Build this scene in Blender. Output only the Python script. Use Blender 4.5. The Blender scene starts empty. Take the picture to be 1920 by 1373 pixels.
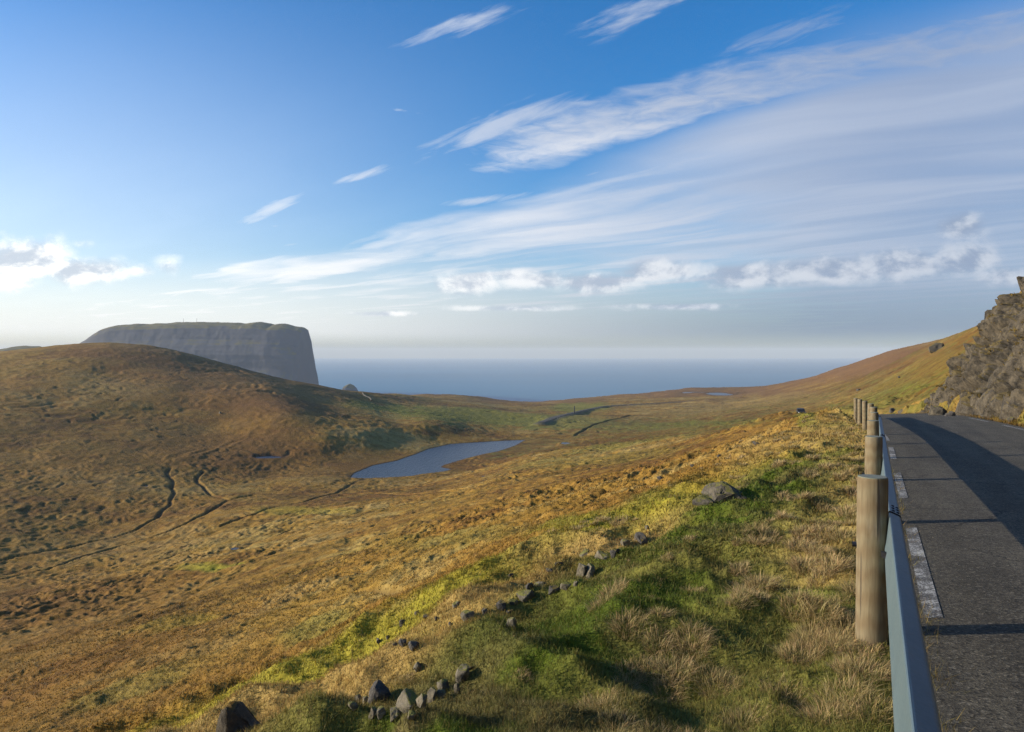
import bpy, bmesh, math, random
import numpy as np
from mathutils import Vector, Matrix

scene = bpy.context.scene
col = scene.collection
F = 1387.0            # focal length in photo pixels (1920 wide)
CX, CY = 960.0, 662.0 # principal column and eye-level row
SEA = -200.0
SUN_EL, SUN_FWD = math.radians(15.2), math.radians(0.0)
f32 = np.float32
sm = lambda a, b, x: (lambda t: t * t * (3 - 2 * t))(np.clip((x - a) / (b - a), 0, 1))
lerp = lambda a, b, t: a + (b - a) * t

# ------------------------------------------------------------------ tags
def tag(o, label=None, cat=None, group=None, kind=None):
    if label: o['label'] = label
    if cat: o['category'] = cat
    if group: o['group'] = group
    if kind: o['kind'] = kind
    return o

def link(o, parent=None):
    col.objects.link(o)
    if parent is not None: o.parent = parent
    return o

def empty(name, loc, rz=0.0):
    o = bpy.data.objects.new(name, None)
    o.empty_display_size = 0.2
    o.location = loc; o.rotation_euler = (0, 0, rz)
    return link(o)

def np_mesh(name, V, faces, mat, parent=None, smooth=True, attrs=None):
    """faces: list of (n,k) integer arrays"""
    me = bpy.data.meshes.new(name)
    V = np.ascontiguousarray(V, dtype=f32)
    me.vertices.add(len(V)); me.vertices.foreach_set('co', V.ravel())
    if not isinstance(faces, (list, tuple)): faces = [faces]
    loops = np.concatenate([f.ravel() for f in faces]).astype(np.int32)
    tot = np.concatenate([np.full(len(f), f.shape[1], np.int32) for f in faces])
    start = np.concatenate([[0], np.cumsum(tot)[:-1]]).astype(np.int32)
    me.loops.add(len(loops)); me.loops.foreach_set('vertex_index', loops)
    me.polygons.add(len(tot)); me.polygons.foreach_set('loop_start', start)
    me.polygons.foreach_set('loop_total', tot)
    me.polygons.foreach_set('use_smooth', np.full(len(tot), smooth, bool))
    me.update(calc_edges=True)
    for k, a in (attrs or {}).items():
        at = me.attributes.new(k, 'FLOAT_COLOR', 'POINT')
        rgba = np.ones((len(V), 4), f32); rgba[:, :3] = a
        at.data.foreach_set('color', rgba.ravel())
    me.materials.append(mat)
    return link(bpy.data.objects.new(name, me), parent)

def bm_obj(name, bm, mat, parent=None, smooth=False):
    me = bpy.data.meshes.new(name)
    bm.normal_update(); bm.to_mesh(me); bm.free()
    for p in me.polygons: p.use_smooth = smooth
    me.materials.append(mat)
    return link(bpy.data.objects.new(name, me), parent)

def grid_faces(nr, nc):
    i = np.arange(nr * nc, dtype=np.int32).reshape(nr, nc)
    return np.stack([i[:-1, :-1], i[:-1, 1:], i[1:, 1:], i[1:, :-1]], -1).reshape(-1, 4)

# ------------------------------------------------------------------ noise
_r = np.random.RandomState(11)
PERM = np.concatenate([_r.permutation(256)] * 3).astype(np.int32)
_a = _r.rand(256) * 2 * math.pi
GX, GY = np.cos(_a).astype(f32), np.sin(_a).astype(f32)
RND = _r.rand(256).astype(f32)

def pn(x, y, seed=0):
    x = np.asarray(x, f32); y = np.asarray(y, f32)
    xi = np.floor(x); yi = np.floor(y); fx = x - xi; fy = y - yi
    xi = (xi.astype(np.int32) + seed * 37) & 255; yi = (yi.astype(np.int32) + seed * 91) & 255
    u = fx * fx * fx * (fx * (fx * 6 - 15) + 10); v = fy * fy * fy * (fy * (fy * 6 - 15) + 10)
    p0 = PERM[xi]; p1 = PERM[xi + 1]
    def g(p, j, dx, dy):
        h = PERM[p + j]; return GX[h] * dx + GY[h] * dy
    a = g(p0, yi, fx, fy); b = g(p1, yi, fx - 1, fy)
    c = g(p0, yi + 1, fx, fy - 1); d = g(p1, yi + 1, fx - 1, fy - 1)
    return (lerp(lerp(a, b, u), lerp(c, d, u), v) * 1.5).astype(f32)

def fbm(x, y, oct=4, seed=0, gain=0.5):
    s = 0; a = 1
    for i in range(oct):
        s = s + a * pn(x * 2 ** i, y * 2 ** i, seed + i); a *= gain
    return s

def hash3(i, j, k, s=0):
    return PERM[(PERM[(PERM[(i + s * 17) & 255] + j) & 255] + k) & 255]

def pn3(x, y, z, seed=0):
    xi = np.floor(x).astype(np.int64); yi = np.floor(y).astype(np.int64); zi = np.floor(z).astype(np.int64)
    fx, fy, fz = x - xi, y - yi, z - zi
    u, v, w = [t * t * (3 - 2 * t) for t in (fx, fy, fz)]
    def c(a, b, d): return RND[hash3(xi + a, yi + b, zi + d, seed)]
    r = lerp(lerp(lerp(c(0, 0, 0), c(1, 0, 0), u), lerp(c(0, 1, 0), c(1, 1, 0), u), v),
             lerp(lerp(c(0, 0, 1), c(1, 0, 1), u), lerp(c(0, 1, 1), c(1, 1, 1), u), v), w)
    return r * 2 - 1

def voro3(x, y, z, seed=0):
    xi = np.floor(x).astype(np.int64); yi = np.floor(y).astype(np.int64); zi = np.floor(z).astype(np.int64)
    f1 = np.full(x.shape, 9.0); f2 = np.full(x.shape, 9.0); cell = np.zeros(x.shape)
    for a in (-1, 0, 1):
        for b in (-1, 0, 1):
            for c in (-1, 0, 1):
                h = hash3(xi + a, yi + b, zi + c, seed)
                d = np.sqrt((xi + a + RND[h] - x) ** 2 + (yi + b + RND[PERM[h] & 255] - y) ** 2 + (zi + c + RND[PERM[h + 7] & 255] - z) ** 2)
                nr = d < f1
                f2 = np.where(nr, f1, np.minimum(f2, d)); cell = np.where(nr, RND[PERM[h + 31]], cell); f1 = np.where(nr, d, f1)
    return f1, f2, cell

# ------------------------------------------------------------------ materials
def new_mat(name):
    m = bpy.data.materials.new(name); m.use_nodes = True
    nt = m.node_tree; b = nt.nodes['Principled BSDF']
    return m, nt, b

class G:
    """tiny helper around a node tree"""
    def __init__(s, nt): s.nt = nt
    def n(s, t, **kw):
        o = s.nt.nodes.new(t)
        for k, v in kw.items(): setattr(o, k, v)
        return o
    def put(s, sock, v):
        if isinstance(v, bpy.types.NodeSocket): s.nt.links.new(v, sock)
        elif v is not None: sock.default_value = v
    def m(s, op, a, b=None, c=None, clamp=False):
        o = s.n('ShaderNodeMath', operation=op); o.use_clamp = clamp
        s.put(o.inputs[0], a)
        if b is not None: s.put(o.inputs[1], b)
        if c is not None: s.put(o.inputs[2], c)
        return o.outputs[0]
    def noise(s, vec, scale, detail=4, rough=0.55, dist=0.0):
        o = s.n('ShaderNodeTexNoise'); s.put(o.inputs['Vector'], vec)
        o.inputs['Scale'].default_value = scale; o.inputs['Detail'].default_value = detail
        o.inputs['Roughness'].default_value = rough; o.inputs['Distortion'].default_value = dist
        return o.outputs[0]
    def ramp(s, fac, stops):
        o = s.n('ShaderNodeValToRGB'); e = o.color_ramp.elements
        while len(e) < len(stops): e.new(0.5)
        for q, (p, c) in zip(e, stops):
            q.position = p; q.color = (c, c, c, 1) if isinstance(c, (int, float)) else (*c, 1)
        s.put(o.inputs[0], fac); return o.outputs[0]
    def sstep(s, x, a, b):
        o = s.n('ShaderNodeMapRange'); o.interpolation_type = 'SMOOTHSTEP'
        s.put(o.inputs[0], x); s.put(o.inputs[1], a); s.put(o.inputs[2], b); return o.outputs[0]
    def mix(s, fac, a, b, blend='MIX'):
        o = s.n('ShaderNodeMix', data_type='RGBA', blend_type=blend)
        s.put(o.inputs[0], fac)
        for k, v in ((6, a), (7, b)):
            s.put(o.inputs[k], (*v, 1) if isinstance(v, tuple) and len(v) == 3 else v)
        return o.outputs[2]
    def comb(s, x, y, z):
        o = s.n('ShaderNodeCombineXYZ')
        for i, v in enumerate((x, y, z)): s.put(o.inputs[i], v)
        return o.outputs[0]
    def sep(s, v):
        o = s.n('ShaderNodeSeparateXYZ'); s.put(o.inputs[0], v); return o.outputs
    def bump(s, h, strength, dist, normal=None):
        o = s.n('ShaderNodeBump'); o.inputs['Strength'].default_value = strength
        o.inputs['Distance'].default_value = dist; s.put(o.inputs['Height'], h)
        if normal is not None: s.put(o.inputs['Normal'], normal)
        return o.outputs[0]
    def objco(s): return s.n('ShaderNodeTexCoord').outputs['Object']
    def geo(s, k): return s.n('ShaderNodeNewGeometry').outputs[k]
    def attr(s, k):
        o = s.n('ShaderNodeAttribute'); o.attribute_name = k; return o.outputs['Color']
    def scalevec(s, v, sx, sy, sz):
        o = s.n('ShaderNodeMapping'); s.put(o.inputs[0], v); o.inputs['Scale'].default_value = (sx, sy, sz); return o.outputs[0]

def setp(b, **kw):
    for k, v in kw.items():
        i = b.inputs[k]
        i.default_value = (*v, 1) if isinstance(v, tuple) and len(v) == 3 and i.type == 'RGBA' else v

def mat_plain(name, rgb, rough=0.6, metal=0.0, spec=0.5):
    m, nt, b = new_mat(name); setp(b, **{'Base Color': rgb, 'Roughness': rough, 'Metallic': metal, 'Specular IOR Level': spec})
    g = G(nt); nz = g.noise(g.objco(), 30, 5)
    nt.links.new(g.mix(nz, tuple(c * .8 for c in rgb), tuple(min(1, c * 1.15) for c in rgb)), b.inputs['Base Color'])
    return m

def mat_ground():
    m, nt, b = new_mat('moorland'); g = G(nt); p = g.geo('Position')
    setp(b, Roughness=0.95, **{'Specular IOR Level': 0.1})
    n1 = g.noise(p, 9.0, 6, 0.65); n2 = g.noise(p, 0.8, 6, 0.62); n3 = g.noise(p, 55.0, 3, 0.6)
    v = g.m('ADD', g.m('MULTIPLY', n1, 0.7), g.m('ADD', g.m('MULTIPLY', n2, 0.9), g.m('MULTIPLY', n3, 0.55)))
    v = g.m('SUBTRACT', v, 0.07)
    c = g.n('ShaderNodeVectorMath', operation='SCALE'); g.put(c.inputs[0], g.attr('albedo')); g.put(c.inputs['Scale'], v)
    nt.links.new(c.outputs[0], b.inputs['Base Color'])
    bn = g.bump(n3, 0.5, 0.02); bn = g.bump(n1, 0.6, 0.10, bn); bn = g.bump(n2, 0.5, 0.6, bn)
    nt.links.new(bn, b.inputs['Normal'])
    return m

def mat_grass():
    m, nt, b = new_mat('grass_blades'); g = G(nt)
    at = g.attr('albedo')
    setp(b, Roughness=0.7, **{'Specular IOR Level': 0.25}); nt.links.new(at, b.inputs['Base Color'])
    tr = g.n('ShaderNodeBsdfTranslucent'); nt.links.new(at, tr.inputs[0])
    mx = g.n('ShaderNodeMixShader'); mx.inputs[0].default_value = 0.35
    nt.links.new(b.outputs[0], mx.inputs[1]); nt.links.new(tr.outputs[0], mx.inputs[2])
    nt.links.new(mx.outputs[0], nt.nodes['Material Output'].inputs[0])
    return m

def mat_rock(name, dark, light, moss=(.16, .15, .03), moss_amt=0.5, scale=1.0, lichen=0.3):
    m, nt, b = new_mat(name); g = G(nt); p = g.geo('Position')
    setp(b, Roughness=0.9, **{'Specular IOR Level': 0.25})
    n1 = g.noise(p, 4.0 * scale, 8, 0.7); n2 = g.noise(p, 26 * scale, 5, 0.7)
    c = g.mix(g.sstep(n1, .3, .7), dark, light)
    c = g.mix(g.m('MULTIPLY', g.sstep(n2, .58, .72), lichen), c, (.36, .35, .29))
    nz = g.sep(g.geo('Normal'))[2]
    mm = g.sstep(g.m('ADD', nz, g.m('MULTIPLY', g.m('SUBTRACT', g.noise(p, 3 * scale, 6, .65), .5), 1.6)), 1.15 - moss_amt, 1.35 - moss_amt)
    c = g.mix(mm, c, g.mix(n2, tuple(q * .5 for q in moss), tuple(q * 1.3 for q in moss)))
    nt.links.new(c, b.inputs['Base Color'])
    bn = g.bump(n2, 0.6, 0.02 / scale); bn = g.bump(n1, 0.7, 0.08 / scale, bn); nt.links.new(bn, b.inputs['Normal'])
    return m

def mat_asphalt():
    m, nt, b = new_mat('asphalt'); g = G(nt); p = g.geo('Position')
    rv = g.n('ShaderNodeVectorRotate'); rv.rotation_type = 'Z_AXIS'; g.put(rv.inputs['Vector'], p); rv.inputs['Angle'].default_value = .456
    along = g.noise(g.scalevec(rv.outputs[0], 2.2, .10, 1), 1.0, 4, .6); stain = g.noise(g.scalevec(rv.outputs[0], 1, .35, 1), 1.6, 6, .65)
    n1 = g.noise(p, 100, 4, .7); n2 = g.noise(p, 1.1, 6, .6); n3 = g.noise(p, 9, 5, .6)
    vo = g.n('ShaderNodeTexVoronoi'); g.put(vo.inputs['Vector'], p); vo.inputs['Scale'].default_value = 58
    base = g.mix(g.sstep(g.m('ADD', g.m('MULTIPLY', along, .6), g.m('MULTIPLY', n2, .4)), .34, .66), (.070, .061, .043), (.150, .132, .094))
    base = g.mix(g.m('MULTIPLY', g.sstep(stain, .50, .72), .6), base, (.050, .043, .032))
    base = g.mix(g.m('MULTIPLY', g.sstep(n3, .40, .75), .4), base, (.060, .052, .038))
    sc = g.sep(vo.outputs['Color'])
    base = g.mix(g.m('MULTIPLY', g.sstep(sc[0], .72, .95), .60), base, (.26, .23, .17))
    base = g.mix(g.m('MULTIPLY', g.sstep(sc[1], .70, .90), .75), base, (.020, .018, .014))
    base = g.mix(g.m('MULTIPLY', g.sstep(n1, .58, .40), .6), base, (.020, .019, .015))
    vc = g.n('ShaderNodeTexVoronoi'); vc.feature = 'DISTANCE_TO_EDGE'; wv2 = g.n('ShaderNodeVectorMath', operation='ADD'); g.put(wv2.inputs[0], p); g.put(wv2.inputs[1], g.comb(g.m('MULTIPLY', n3, .5), g.m('MULTIPLY', stain, .9), 0))
    g.put(vc.inputs['Vector'], wv2.outputs[0]); vc.inputs['Scale'].default_value = .55
    crack = g.m('MULTIPLY', g.sstep(vc.outputs['Distance'], .012, .003), g.sstep(n2, .48, .60))
    base = g.mix(g.m('MULTIPLY', crack, .8), base, (.012, .011, .009))
    nt.links.new(base, b.inputs['Base Color']); setp(b, Roughness=.85, **{'Specular IOR Level': .25})
    bn = g.bump(n1, .55, .012); bn = g.bump(vo.outputs['Distance'], .45, .006, bn); nt.links.new(bn, b.inputs['Normal'])
    return m

def mat_paint():
    m, nt, b = new_mat('worn_road_paint'); g = G(nt); p = g.geo('Position')
    n1 = g.noise(p, 60, 6, .75); n2 = g.noise(p, 5, 4, .6)
    w = g.sstep(g.m('ADD', n1, g.m('MULTIPLY', g.m('SUBTRACT', n2, .5), .5)), .47, .64)
    nt.links.new(g.mix(w, (.075, .07, .06), g.mix(n1, (.45, .44, .39), (.68, .67, .61))), b.inputs['Base Color'])
    setp(b, Roughness=.8); nt.links.new(g.bump(n1, .5, .008), b.inputs['Normal'])
    return m

def mat_steel():
    m, nt, b = new_mat('galvanised_steel'); g = G(nt); p = g.geo('Position')
    n1 = g.noise(p, 3, 6, .6); n2 = g.noise(p, 70, 4, .6); n3 = g.noise(p, 14, 6, .7)
    c = g.mix(n1, (.075, .115, .128), (.13, .178, .186)); c = g.mix(g.m('MULTIPLY', g.sstep(n3, .55, .75), .5), c, (.11, .105, .08))
    nt.links.new(c, b.inputs['Base Color'])
    nt.links.new(g.m('ADD', .38, g.m('MULTIPLY', n2, .25)), b.inputs['Roughness'])
    setp(b, Metallic=.2); nt.links.new(g.bump(n2, .08, .003), b.inputs['Normal'])
    return m

def mat_wood():
    m, nt, b = new_mat('weathered_pine'); g = G(nt); p = g.objco()
    rnd = g.n('ShaderNodeObjectInfo').outputs['Random']
    v = g.n('ShaderNodeVectorMath', operation='ADD'); g.put(v.inputs[0], p); g.put(v.inputs[1], g.comb(g.m('MULTIPLY', rnd, 9), 0, g.m('MULTIPLY', rnd, 5)))
    pv = g.scalevec(v.outputs[0], 1, 1, .07)
    grain = g.noise(pv, 60, 6, .65, .4); broad = g.noise(g.scalevec(v.outputs[0], 1, 1, .25), 7, 4, .6, .6)
    wv = g.n('ShaderNodeTexWave'); wv.wave_type = 'RINGS'; wv.rings_direction = 'X'; g.put(wv.inputs['Vector'], g.scalevec(v.outputs[0], 1.2, 1.2, .30))
    wv.inputs['Scale'].default_value = 7; wv.inputs['Distortion'].default_value = 3.5; wv.inputs['Detail'].default_value = 3; wv.inputs['Detail Scale'].default_value = 1.6
    c = g.mix(grain, (.055, .042, .022), (.31, .252, .15))
    c = g.mix(g.m('MULTIPLY', wv.outputs[1], .48), c, (.13, .085, .042))
    c = g.mix(g.m('MULTIPLY', g.sstep(broad, .5, .75), .5), c, (.27, .24, .185))
    crack = g.sstep(g.noise(g.scalevec(v.outputs[0], 1, 1, .03), 34, 3, .5), .64, .70)
    c = g.mix(g.m('MULTIPLY', crack, .8), c, (.05, .04, .03))
    nt.links.new(c, b.inputs['Base Color']); setp(b, Roughness=.85, **{'Specular IOR Level': .2})
    bn = g.bump(grain, .35, .004); bn = g.bump(crack, .6, -.006, bn); nt.links.new(bn, b.inputs['Normal'])
    return m

def mat_water(name, c, rough, scale, strength, dist):
    m, nt, b = new_mat(name); g = G(nt); p = g.geo('Position')
    setp(b, **{'Base Color': c, 'Roughness': rough, 'IOR': 1.33})
    n = g.noise(g.scalevec(p, 1, .45, 1), scale, 6, .6); n2 = g.noise(g.scalevec(p, .4, 1, 1), scale * .07, 5, .6)
    bn = g.bump(n, strength, dist)
    nt.links.new(bn, b.inputs['Normal'])
    nt.links.new(g.mix(n2, tuple(q * .75 for q in c), tuple(q * 1.3 for q in c)), b.inputs['Base Color'])
    return m

# ------------------------------------------------------------------ road and terrain functions
def integ(knots):
    ys = np.arange(-40, 420, .25); v = np.interp(ys, *zip(*knots))
    I = np.concatenate([[0], np.cumsum((v[1:] + v[:-1]) / 2 * .25)])
    I -= np.interp(0, ys, I)
    return ys, I
_ys, _dev = integ([(-40, 0), (18, 0), (27, .07), (90, .07), (130, .22), (185, .22), (260, .7), (420, 1.6)])
_, _grd = integ([(-40, .0436), (30, .0436), (50, .085), (420, .085)])
def Rx(Y): return .491 * Y - np.interp(Y, _ys, _dev)      # line of the guard posts
def Rz(Y): return -1.6 - np.interp(Y, _ys, _grd)           # road level there
CROSS = .022
R0, R1 = .27, 5.45                                          # road edges as lateral offset from the post line

def analytic(X, Y):
    o = X - Rx(Y); z = Rz(Y)
    l = np.clip(-o - .2, 0, None)
    k = 1.1; sp = k * np.logaddexp(0, (l - 3.0) / k)
    left = -.06 - .045 * np.minimum(l, 3.4) - .44 * sp
    s = lerp(1.38, .40, sm(52, 76, Y)); top = lerp(10.2, 40, sm(58, 85, Y))
    q = np.clip(o - 6.35, 0, None); g1 = s * q
    right = CROSS * np.clip(o, 0, 5.6) + np.where(g1 < top, g1, top + .45 * (q - top / s))
    return z + np.where(o < 0, left, right), o

C = []
def px(*pts):
    for a, b, Y in pts: C.append(((a - CX) / F * Y, Y, (CY - b) / F * Y))
# left hill and valley, column by column (photo column, photo row, metres away)
px((-20, 1373, 50), (-20, 1250, 85), (-20, 1150, 135), (-20, 1050, 222), (-20, 1000, 250), (-20, 900, 335), (-20, 800, 435), (-20, 720, 560), (-20, 668, 680), (-20, 690, 1000),
   (200, 1373, 32), (200, 1250, 62), (200, 1150, 110), (200, 1080, 165), (200, 1022, 240), (200, 925, 315), (200, 860, 385), (200, 780, 480), (200, 700, 600), (200, 645, 720), (200, 668, 1000),
   (90, 655, 700), (300, 656, 730),
   (420, 1373, 16), (420, 1300, 27), (420, 1250, 40), (420, 1150, 78), (420, 1050, 150), (420, 950, 285), (420, 880, 375), (420, 800, 480), (420, 740, 555), (420, 684, 715), (420, 705, 1000),
   (530, 711, 715), (530, 735, 1000), (530, 780, 480), (530, 740, 565), (530, 850, 415), (600, 725, 720), (600, 742, 1000), (600, 752, 600), (600, 780, 505), (650, 733, 760), (690, 738, 850), (690, 748, 1050), (690, 775, 560), (690, 752, 710), (600, 820, 440), (740, 790, 545), (740, 765, 690), (740, 741, 950),
   (640, 1200, 25), (640, 1150, 43), (640, 1050, 100), (640, 960, 210), (640, 897, 352), (640, 870, 395), (700, 830, 445),
   (800, 1150, 19), (800, 1100, 34), (800, 1000, 92), (800, 950, 170), (800, 897, 350), (800, 842, 465), (800, 800, 505), (800, 780, 590), (800, 757, 850), (880, 795, 590), (790, 741, 1380), (900, 745, 1460), (950, 752, 1500),
   (1000, 1050, 16.5), (1000, 1000, 34), (1000, 950, 75), (1000, 900, 165), (1000, 860, 310), (1000, 826, 508), (1000, 815, 530), (1000, 800, 580), (1000, 775, 800), (1000, 755, 1500), (1060, 749, 1530),
   (1200, 960, 21), (1200, 930, 35), (1200, 900, 64), (1200, 860, 165), (1200, 820, 380), (1200, 790, 600), (1200, 760, 1000), (1180, 740, 1600), (1130, 744, 1550),
   (1400, 892, 22), (1400, 860, 42), (1400, 830, 92), (1400, 803, 225), (1400, 780, 450), (1400, 760, 750), (1400, 740, 1200), (1320, 727, 1640), (1440, 724, 1640),
   (1490, 800, 95), (1490, 807, 68), (1480, 792, 185), (1500, 768, 420), (1500, 740, 800), (1500, 717, 1600),
   (1600, 772, 185), (1600, 752, 300), (1600, 715, 750), (1560, 702, 1500), (1600, 684, 1400), (1640, 670, 1300), (1700, 655, 1050), (1700, 690, 420), (1700, 725, 220), (1700, 757, 125),
   (1750, 647, 620), (1800, 700, 125), (1800, 660, 220), (1800, 630, 400), (1880, 588, 330), (1880, 625, 150), (1960, 560, 300), (1800, 650, 700), (1880, 610, 700), (1960, 580, 700), (1700, 672, 1600))
def pol(*pts):
    for a, r, z in pts: C.append((r * math.sin(math.radians(a)), r * math.cos(math.radians(a)), z))
for a in (-65, -105): pol((a, 40, -21), (a, 120, -46), (a, 260, -62), (a, 450, -50), (a, 700, -14), (a, 1400, -60), (a, 3500, -150))
for a in (62, 105): pol((a, 60, 26), (a, 200, 50), (a, 700, 90), (a, 3500, 120))
for a in (-35, -10, 0, 12, 20): pol((a, 2600, -140), (a, 3600, -185))
pol((30, 3500, -100))
for Y in (.6, 2, 4.5, 8, 13, 20, 28, 40, 60):
    for o in (-14, -7, -4, -2.5, -1, 0, 3, 5.6, 8, 14):
        if (Y > 30 and o < -3): continue
        X = float(Rx(Y)) + o; C.append((X, Y, float(analytic(np.array([X]), np.array([Y]))[0][0])))
for Y in (90, 130, 180):
    for o in (0, 5.6): C.append((float(Rx(Y)) + o, Y, float(Rz(Y))))
pol((-70, 3, -3.0), (-110, 3, -2.6), (-140, 3, -2.2), (140, 3, -1.4), (-140, 40, -14), (140, 40, 14), (-140, 700, -50), (140, 700, 70), (-70, 12, -8), (-110, 12, -6))
C = np.array(C); KP = 3.0
def cs(X, Y): return np.stack([np.arctan2(X, Y) * KP, np.log(np.hypot(X, Y))], -1)
def tps(d2): return np.where(d2 > 1e-12, .5 * d2 * np.log(np.maximum(d2, 1e-12)), 0)
P = cs(C[:, 0], C[:, 1]); val = C[:, 2] / np.hypot(C[:, 0], C[:, 1]); N = len(P)
K = tps(((P[:, None] - P[None]) ** 2).sum(-1)) + np.eye(N) * 4e-3
Q = np.concatenate([np.ones((N, 1)), P], 1)
W = np.linalg.solve(np.block([[K, Q], [Q.T, np.zeros((3, 3))]]), np.concatenate([val, np.zeros(3)]))
Wf, Pf = W.astype(f32), P.astype(f32)
def tps_z(X, Y):
    S = cs(X, Y).astype(f32); out = np.empty(len(S), f32)
    for i in range(0, len(S), 60000):
        s = S[i:i + 60000]
        d2 = (s[:, 0:1] - Pf[None, :, 0]) ** 2 + (s[:, 1:2] - Pf[None, :, 1]) ** 2
        d2 = np.maximum(d2, f32(1e-12))
        out[i:i + 60000] = (f32(.5) * d2 * np.log(d2)) @ Wf[:N] + Wf[N] + s @ Wf[N + 1:]
    return out * np.hypot(X, Y)

EDGE_A = [math.degrees(math.atan((p - CX) / F)) for p in (-200, 200, 530, 690, 780, 900, 950, 1000, 1060, 1130, 1180, 1320, 1440, 1560, 1640, 1760, 1960)]
EDGE_R = [1300, 1150, 1150, 1320, 1450, 1500, 1530, 1530, 1560, 1590, 1660, 1760, 1800, 1900, 2100, 2600, 3000]

def base_z(X, Y):
    X = np.asarray(X, f32); Y = np.asarray(Y, f32)
    z = tps_z(X, Y); za, o = analytic(X, Y)
    wl = sm(-17, -5, o) * (1 - sm(24, 42, Y))
    wr = 1 - sm(70, 120, Y)
    wroad = sm(-4.5, -.8, o) * (1 - sm(6.5, 12, o)) * (1 - sm(190, 225, Y))
    w = np.maximum(np.where(o < 2, wl, wr), wroad) * sm(-60, -25, Y)
    z = lerp(z, za, w)
    r = np.hypot(X, Y); a = np.degrees(np.arctan2(X, Y)); e = np.interp(a, EDGE_A, EDGE_R)
    e = e * (1 + .02 * pn(a * .9, a * 0, 5) + .012 * pn(a * 4, a * 0, 6))
    t = sm(0, 1, (r - e) / (e * .06)) * (np.abs(a) < 60)
    return lerp(z, np.minimum(z, -215), t), o

def ray(px_, py_, zlevel=None):
    """where the line of sight through a photo pixel meets the ground"""
    u, v = (px_ - CX) / F, (CY - py_) / F
    if zlevel is not None:
        Y = zlevel / v; return u * Y, Y
    Y = np.exp(np.linspace(math.log(2.2), math.log(2600), 3000))
    z = base_z(u * Y, Y)[0]; hit = np.nonzero(z >= v * Y)[0]
    k = hit[0] if len(hit) else len(Y) - 1
    return float(u * Y[k]), float(Y[k])

def seg_dist(X, Y, poly, closed=False):
    d = np.full(X.shape, 1e9, f32); t_all = np.zeros(X.shape, f32); pts = list(poly)
    if closed: pts = pts + [pts[0]]
    for (x0, y0), (x1, y1) in zip(pts[:-1], pts[1:]):
        L = (x1 - x0) ** 2 + (y1 - y0) ** 2 + 1e-9
        t = np.clip(((X - x0) * (x1 - x0) + (Y - y0) * (y1 - y0)) / L, 0, 1)
        d = np.minimum(d, np.hypot(X - x0 - t * (x1 - x0), Y - y0 - t * (y1 - y0)))
    return d
def inside(X, Y, poly):
    c = np.zeros(X.shape, bool)
    for (x0, y0), (x1, y1) in zip(poly, poly[1:] + poly[:1]):
        with np.errstate(divide='ignore', invalid='ignore'):
            c ^= ((y0 > Y) != (y1 > Y)) & (X < (x1 - x0) * (Y - y0) / (y1 - y0 + 1e-12) + x0)
    return c

LAKE_Z = -60.0
LAKE = [ray(a, b, LAKE_Z) for a, b in ((657, 896), (664, 888), (700, 873), (745, 864), (762, 858), (780, 852), (805, 842), (845, 833), (890, 830), (940, 827), (985, 825),
        (965, 836), (935, 846), (905, 852), (880, 858), (852, 866), (832, 872), (826, 876), (846, 880), (832, 884), (790, 889), (770, 893), (720, 896), (685, 897))]
PONDS = []
for a, b, w, h in ((503, 857, 24, 2.2), (1060, 831, 7, 1.6), (1310, 737, 30, 1.6), (1352, 739, 22, 2.6), (273, 912, 6, 1.6), (907, 893, 3, 3), (515, 980, 15, 2.5), (628, 1184, 6, 4), (440, 1028, 6, 2)):
    X, Y = ray(a, b); z = float(base_z(np.array([X]), np.array([Y]))[0][0])
    v0 = (CY - b) / F
    ry = abs(z / (v0 + h / F) - z / (v0 - h / F)) / 2; PONDS.append((X, Y, z - .15, w / F * Y, min(ry, w / F * Y * 2.0)))
STREAMS = [(.6, .75, [(-30, 1062), (0, 1052), (60, 1040), (120, 1030), (170, 1018), (215, 1008), (255, 992), (290, 972), (318, 945), (326, 920), (322, 905), (312, 888), (318, 878)]),
           (.8, .9, [(-30, 1098), (0, 1086), (90, 1066), (160, 1042), (230, 1022), (290, 1002), (345, 985), (390, 965), (412, 950), (428, 938), (405, 930), (385, 918), (372, 905), (370, 894), (378, 884)]),
           (1.0, 1.2, [(428, 938), (455, 934), (475, 930)]), (.7, .7, [(475, 894), (520, 891), (560, 892), (610, 890), (655, 892)]),
           (.8, .9, [(683, 899), (660, 910), (630, 924), (600, 932), (560, 944), (500, 957), (420, 985)]),
           (1.6, 1.3, [(985, 826), (1015, 819), (1050, 817), (1078, 815), (1095, 806), (1110, 797), (1140, 789), (1185, 777)]),
           (1.0, 1.0, [(640, 930), (700, 926), (760, 928), (830, 921), (900, 913)]), (.8, .8, [(500, 1010), (540, 995), (620, 975), (660, 965)]),
           (.5, .6, [(560, 1135), (600, 1128), (650, 1115), (690, 1104), (770, 1095)]), (.35, .45, [(600, 1190), (640, 1172), (690, 1150)])]
STREAMS = [(w, d, [ray(*p) for p in pts]) for w, d, pts in STREAMS]
FARROAD = [ray(*p) for p in ((1012, 796), (1030, 790), (1052, 782), (1075, 776), (1100, 770), (1130, 764), (1165, 761), (1210, 759), (1260, 756), (1330, 752))]

def near_box(X, Y, pts, pad):
    a = np.array(pts); return (X > a[:, 0].min() - pad) & (X < a[:, 0].max() + pad) & (Y > a[:, 1].min() - pad) & (Y < a[:, 1].max() + pad)

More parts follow.
